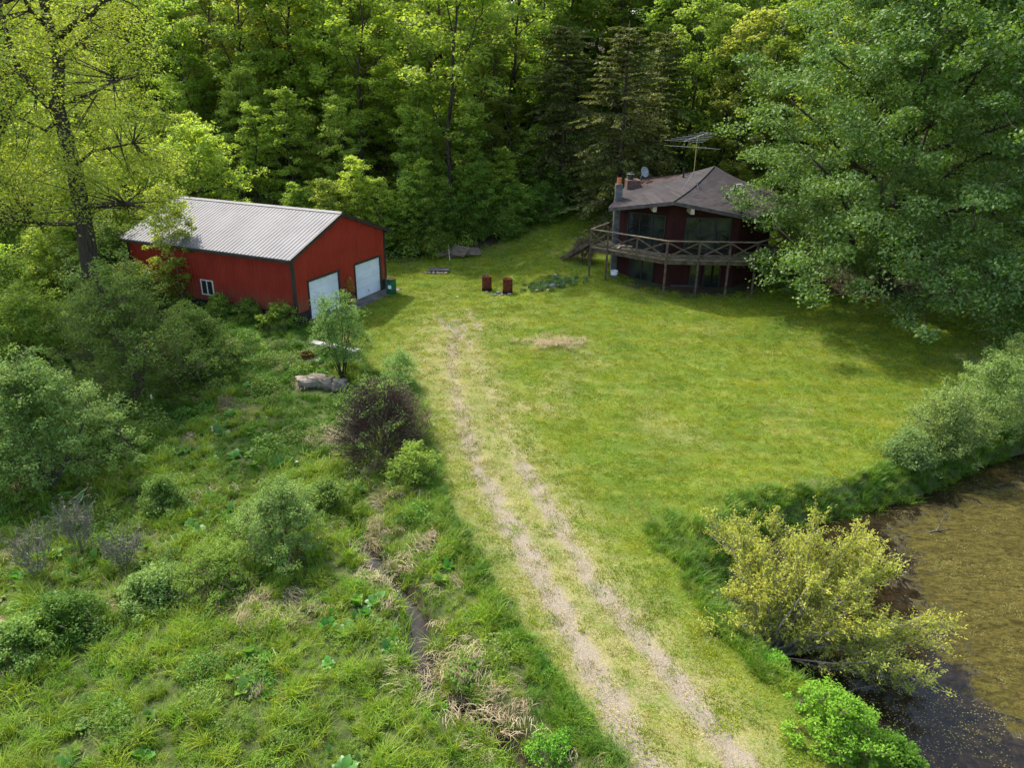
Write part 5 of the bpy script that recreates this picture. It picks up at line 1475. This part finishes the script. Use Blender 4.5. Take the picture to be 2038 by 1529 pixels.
# mown lawn
x, y = cand(120000, -14, 34, 8.5, 66)
md_, pd_ = meadow_d(x, y), pond_d(x, y)
dtr = np.full(len(x), 9.0)
for P, w_, s_ in TRACKS[:2]: dtr = np.minimum(dtr, poly_dist(x, y, P))
dens = np.clip((22 / np.maximum(y, 9)), .12, 1.0)
bare = (dtr < .30) & (rs.random(len(x)) < .72 - .35 * ss(y, 16, 30))
dryz = np.exp(-(poly_dist(x, y, P2([(1360, 1520), (1110, 1130), (985, 930), (925, 780), (905, 650)])) / 1.1) ** 2)
k_ = in_view(x, y) & (md_ < .1) & (pd_ < -1.0) & (y < wood_edge(x)) & (rs.random(len(x)) < dens) & ~bare & (rs.random(len(x)) > dryz * .35)
k_ &= ~inside(x, y, [gl2w(-.3, -1.0), gl2w(GW + .3, -1.0), gl2w(GW + .3, GL), gl2w(-.3, GL)]) & (np.hypot((x - 22) / 6, (y - 43.5) / 3.6) > .85) & (np.hypot((x - 11) / 4.5, (y - 44.2) / 3.6) > 1)
x, y = x[k_], y[k_]
print("lawn tufts", len(x))
dz2 = .62 * np.exp(-(poly_dist(x, y, P2([(1360, 1520), (1110, 1130), (985, 930), (925, 780), (905, 650)])) / 1.0) ** 2)
dz2 = np.maximum(dz2, .85 * np.exp(-(((x + 3.2) / 2.0) ** 2 + ((y - 32) / 6.0) ** 2)))
dz2 = np.maximum(dz2, .5 * ss(wob(x * .5 + y * .3, y - x * .4, .55, 9.3), .35, .8))
dz2 = np.maximum(dz2, .7 * np.exp(-(((x - 2.2) / 1.9) ** 2 + ((y - 33.7) / 1.3) ** 2)))
grn = ss(wob(x * .6 + y * .35, y - x * .4, .9, 2.2) + .5 * wob(x, y, 2.4, 1.1) + .45 * np.sin(np.hypot(x - 5, (y - 24) * .9) * 4.6 + .6 * wob(x, y, .4, 3)), .0, .9)
r1, r2 = rs.random(len(x)), rs.random(len(x))
lidx = np.where(r1 < dz2 * .8, 3, np.where(r2 < .12 + .65 * grn, 2, rs.integers(0, 2, len(x))))
scatter("lawn_grass", [tuft("t", 1, LM['lawn'], n=60, rad=.24, h=.07, wdt=.012, bend=.8), tuft("t", 2, LM['lawn'], n=60, rad=.24, h=.055, wdt=.012, bend=1.0), tuft("t", 3, LM['grass'], n=50, rad=.23, h=.075, wdt=.013, bend=.8), tuft("t", 4, LM['drylawn'], n=46, rad=.24, h=.05, wdt=.013, bend=1.1)],
        x, y, rs.uniform(.7, 1.3, len(x)) * (1 + np.clip(y - 22, 0, 30) * .02), rs, "short mown yellow-green grass of the lawn", "lawn grass", idx=lidx)
# long meadow grass
x, y = cand(60000, -42, 3, 8.3, 50)
md_ = meadow_d(x, y); dd_ = poly_dist(x, y, DITCH)
n_ = wob(x, y, .8, 6.6)
k_ = in_view(x, y) & (md_ > .0) & ~((dd_ < .27 + .20 * wob(x, y, 2.2, 1)) & (y < 18)) & (rs.random(len(x)) < np.clip(24 / y, .25, 1)) & ~((n_ > .75) & (rs.random(len(x)) < .5))
k_ &= ~inside(x, y, [gl2w(-.1, -.1), gl2w(GW + .3, -.1), gl2w(GW + .3, GL), gl2w(-.1, GL)])
x, y = x[k_], y[k_]
print("meadow tufts", len(x))
dk = wob(x, y, .35, 4.4) + .06 * (y - 20) > .35
idx = np.where(dk, rs.integers(3, 5, len(x)), rs.integers(0, 3, len(x)))
fb = (wob(x, y, 1.4, 5.5) > .25) & (rs.random(len(x)) < .30)
idx = np.where(fb, rs.integers(5, 8, len(x)), idx)
fb2 = (wob(x, y, .62, 15.0) + ss(-x, 3, 12) * .5 > .65) & (rs.random(len(x)) < .14)
idx = np.where(fb2, rs.integers(8, 10, len(x)), idx)
rk = gp(640, 775); keep_ = np.hypot((x - rk[0]) / 1.3, (y - rk[1] + .25) / .65) > 1
x, y, idx = x[keep_], y[keep_], idx[keep_]
scatter("meadow_grass", [tuft("t", 11, LM['grass'], n=30, rad=.15, h=.46, wdt=.016, bend=.9), tuft("t", 12, LM['grass'], n=26, rad=.16, h=.36, wdt=.018, bend=1.1), tuft("t", 13, LM['grass'], n=24, rad=.12, h=.60, wdt=.016, bend=.8),
                         tuft("t", 14, LM['darkgrass'], n=34, rad=.17, h=.45, wdt=.013, bend=.9), tuft("t", 15, LM['darkgrass'], n=30, rad=.18, h=.36, wdt=.014, bend=1.1),
                         leafclump("t", 16, LM['shrub'], 110, .26, .34, .05), leafclump("t", 17, LM['vivid'], 90, .24, .26, .055), tuft("t", 18, LM['vivid'], n=30, rad=.16, h=.30, wdt=.02, bend=1.2),
                         leafclump("t", 19, LM['shrub'], 260, .46, .62, .065), leafclump("t", 20, LM['bright2'], 220, .42, .5, .085)],
        x, y, rs.uniform(.55, 1.15, len(x)) * (1 + np.clip(y - 20, 0, 30) * .015) * np.clip(.80 + .45 * wob(x, y, 2.6, 2) + .25 * wob(x, y, 1.1, 7), .3, 1.6), rs, "long green grass of the wet meadow left of the drive", "long grass", idx=idx)
# drive verge and pond bank: tall dark fringe
x, y = cand(60000, -6, 24, 8.3, 32)
md_, pd_ = meadow_d(x, y), pond_d(x, y)
wbk = 1.15 + .35 * wob(x, y, .8, 8) 
pf = (pd_ > -(wbk)) & (pd_ < .05)
mf = (md_ > -.12) & (md_ < .55) & (y < 22)
nook = gp(1400, 1080)
nk = np.hypot((x - nook[0]) / 1.7, (y - nook[1]) / 1.3) < 1
inl = gp(1480, 1200)
pf &= np.hypot((x - inl[0]) / .75, (y - inl[1]) / .9) > 1
k_ = in_view(x, y) & ((pf & (rs.random(len(x)) < .5)) | (mf & (rs.random(len(x)) < .5)) | (nk & (pd_ < .05) & (rs.random(len(x)) < .35)))
x, y = x[k_], y[k_]
scatter("verge_grass", [tuft("t", 21, LM['darkgrass'], n=34, rad=.14, h=.46, wdt=.012, bend=.9), tuft("t", 22, LM['darkgrass'], n=30, rad=.16, h=.36, wdt=.013, bend=1.1), tuft("t", 23, LM['grass'], n=30, rad=.14, h=.40, wdt=.012, bend=.9)],
        x, y, rs.uniform(.55, 1.1, len(x)), rs, "tall dark green grass fringe along the drive and pond bank", "long grass")
print("verge", len(x))
# broad-leaved wetland plants in patches
x, y = cand(9000, -34, 0, 9, 42)
md_ = meadow_d(x, y)
k_ = in_view(x, y) & (md_ > .5) & (wob(x, y, .55, 12.0) + .3 * wob(x, y, 2.2, 5) + .35 * ss(-x, 4, 9) > .28) & (rs.random(len(x)) < np.clip(18 / y, .2, .8)) & (poly_dist(x, y, DITCH) > .5)
x, y = x[k_], y[k_]
scatter("broadleaf_plants", [rosette("t", 31, LM['broad'], 9, .42, .62), rosette("t", 32, LM['broad'], 7, .50, .5, .8), rosette("t", 33, LM['bright'], 10, .32, .45), leafclump("t", 34, LM['mid'], 90, .30, .28, .07)],
        x, y, rs.uniform(.3, .95, len(x)), rs, "broad-leaved marsh plants between the meadow grass", "marsh plants")
# straw: dead grass in the meadow, by the stream and on the mound
x, y = cand(16000, -32, 3, 9, 44)
md_ = meadow_d(x, y); dd_ = poly_dist(x, y, DITCH)
k_ = in_view(x, y) & (md_ > .3) & (((wob(x, y, .8, 6.6) > .70) & (rs.random(len(x)) < .45)) | ((dd_ > .3) & (dd_ < .75) & (wob(x, y, 1.8, 3.1) > .12) & (y < 19) & (rs.random(len(x)) < .9)))
xm = rs.normal(2.1, .95, 70); ym = rs.normal(33.6, .6, 70)
xm = xm[:40]; ym = ym[:40]
x2 = rs.normal(gp(645, 872)[0], .45, 60); y2 = rs.normal(gp(645, 872)[1], .35, 60)
cx_, cy_ = [], []
for (a, b) in [(745, 1085), (735, 1105), (890, 1335), (925, 1375), (905, 1350), (965, 1425), (1000, 1440), (500, 1195), (490, 1240), (600, 1215), (485, 815), (505, 830), (455, 800), (760, 1000), (800, 1130), (850, 1080), (30, 1330), (230, 1200)]:
    q = gp(a, b); cx_.append(rs.normal(q[0], .30, 13)); cy_.append(rs.normal(q[1], .26, 13))
x, y = np.concatenate([x[k_], xm, x2] + cx_), np.concatenate([y[k_], ym, y2] + cy_)
print("straw", len(x))
scatter("dead_grass", [straw("t", 41, LM['straw'], 30, .30, .34), straw("t", 42, LM['straw'], 26, .34, .4), straw("t", 43, LM['straw'], 36, .26, .28)],
        x, y, rs.uniform(.5, 1.15, len(x)), rs, "bleached dead grass lying in mats among the green", "dead grass", zoff=.06)
# woodland undergrowth
x, y = cand(13000, -60, 62, 34, 96)
k_ = in_view(x, y, 4) & (y > wood_edge(x) - .3) & ~inside(x, y, [gl2w(-.4, -.4), gl2w(GW + .4, -.4), gl2w(GW + .4, GL + .4), gl2w(-.4, GL + .4)]) & (np.hypot((x - 11) / 6, (y - 46.5) / 6.5) > 1) & (rs.random(len(x)) < .75)
x, y = x[k_], y[k_]
print("undergrowth", len(x))
scatter("undergrowth", [leafclump("t", 51, LM['mid'], 150, .9, .9, .16), leafclump("t", 52, LM['bright'], 150, .8, 1.3, .16), leafclump("t", 53, LM['lime'], 120, .8, 1.7, .15), leafclump("t", 54, LM['olive'], 110, 1.0, .7, .16)],
        x, y, rs.uniform(.5, 1.25, len(x)), rs, "leafy undergrowth covering the woodland floor", "undergrowth")
# iris blades of the flower bed
xm = rs.normal(bed[0], .80, 110); ym = rs.normal(bed[1] + .45, .38, 110)
x3 = rs.normal(gp(1070, 578)[0], .22, 14); y3 = rs.normal(gp(1070, 578)[1], .16, 14)
scatter("flower_bed_plants", [tuft("t", 61, LM['iris'], n=26, rad=.12, h=.36, wdt=.03, bend=.7), tuft("t", 62, LM['iris'], n=22, rad=.12, h=.28, wdt=.03, bend=.9)],
        np.concatenate([xm, x3]), np.concatenate([ym, y3]), rs.uniform(.7, 1.3, 124), rs, "blue-green iris blades in the small flower bed", "iris plants")
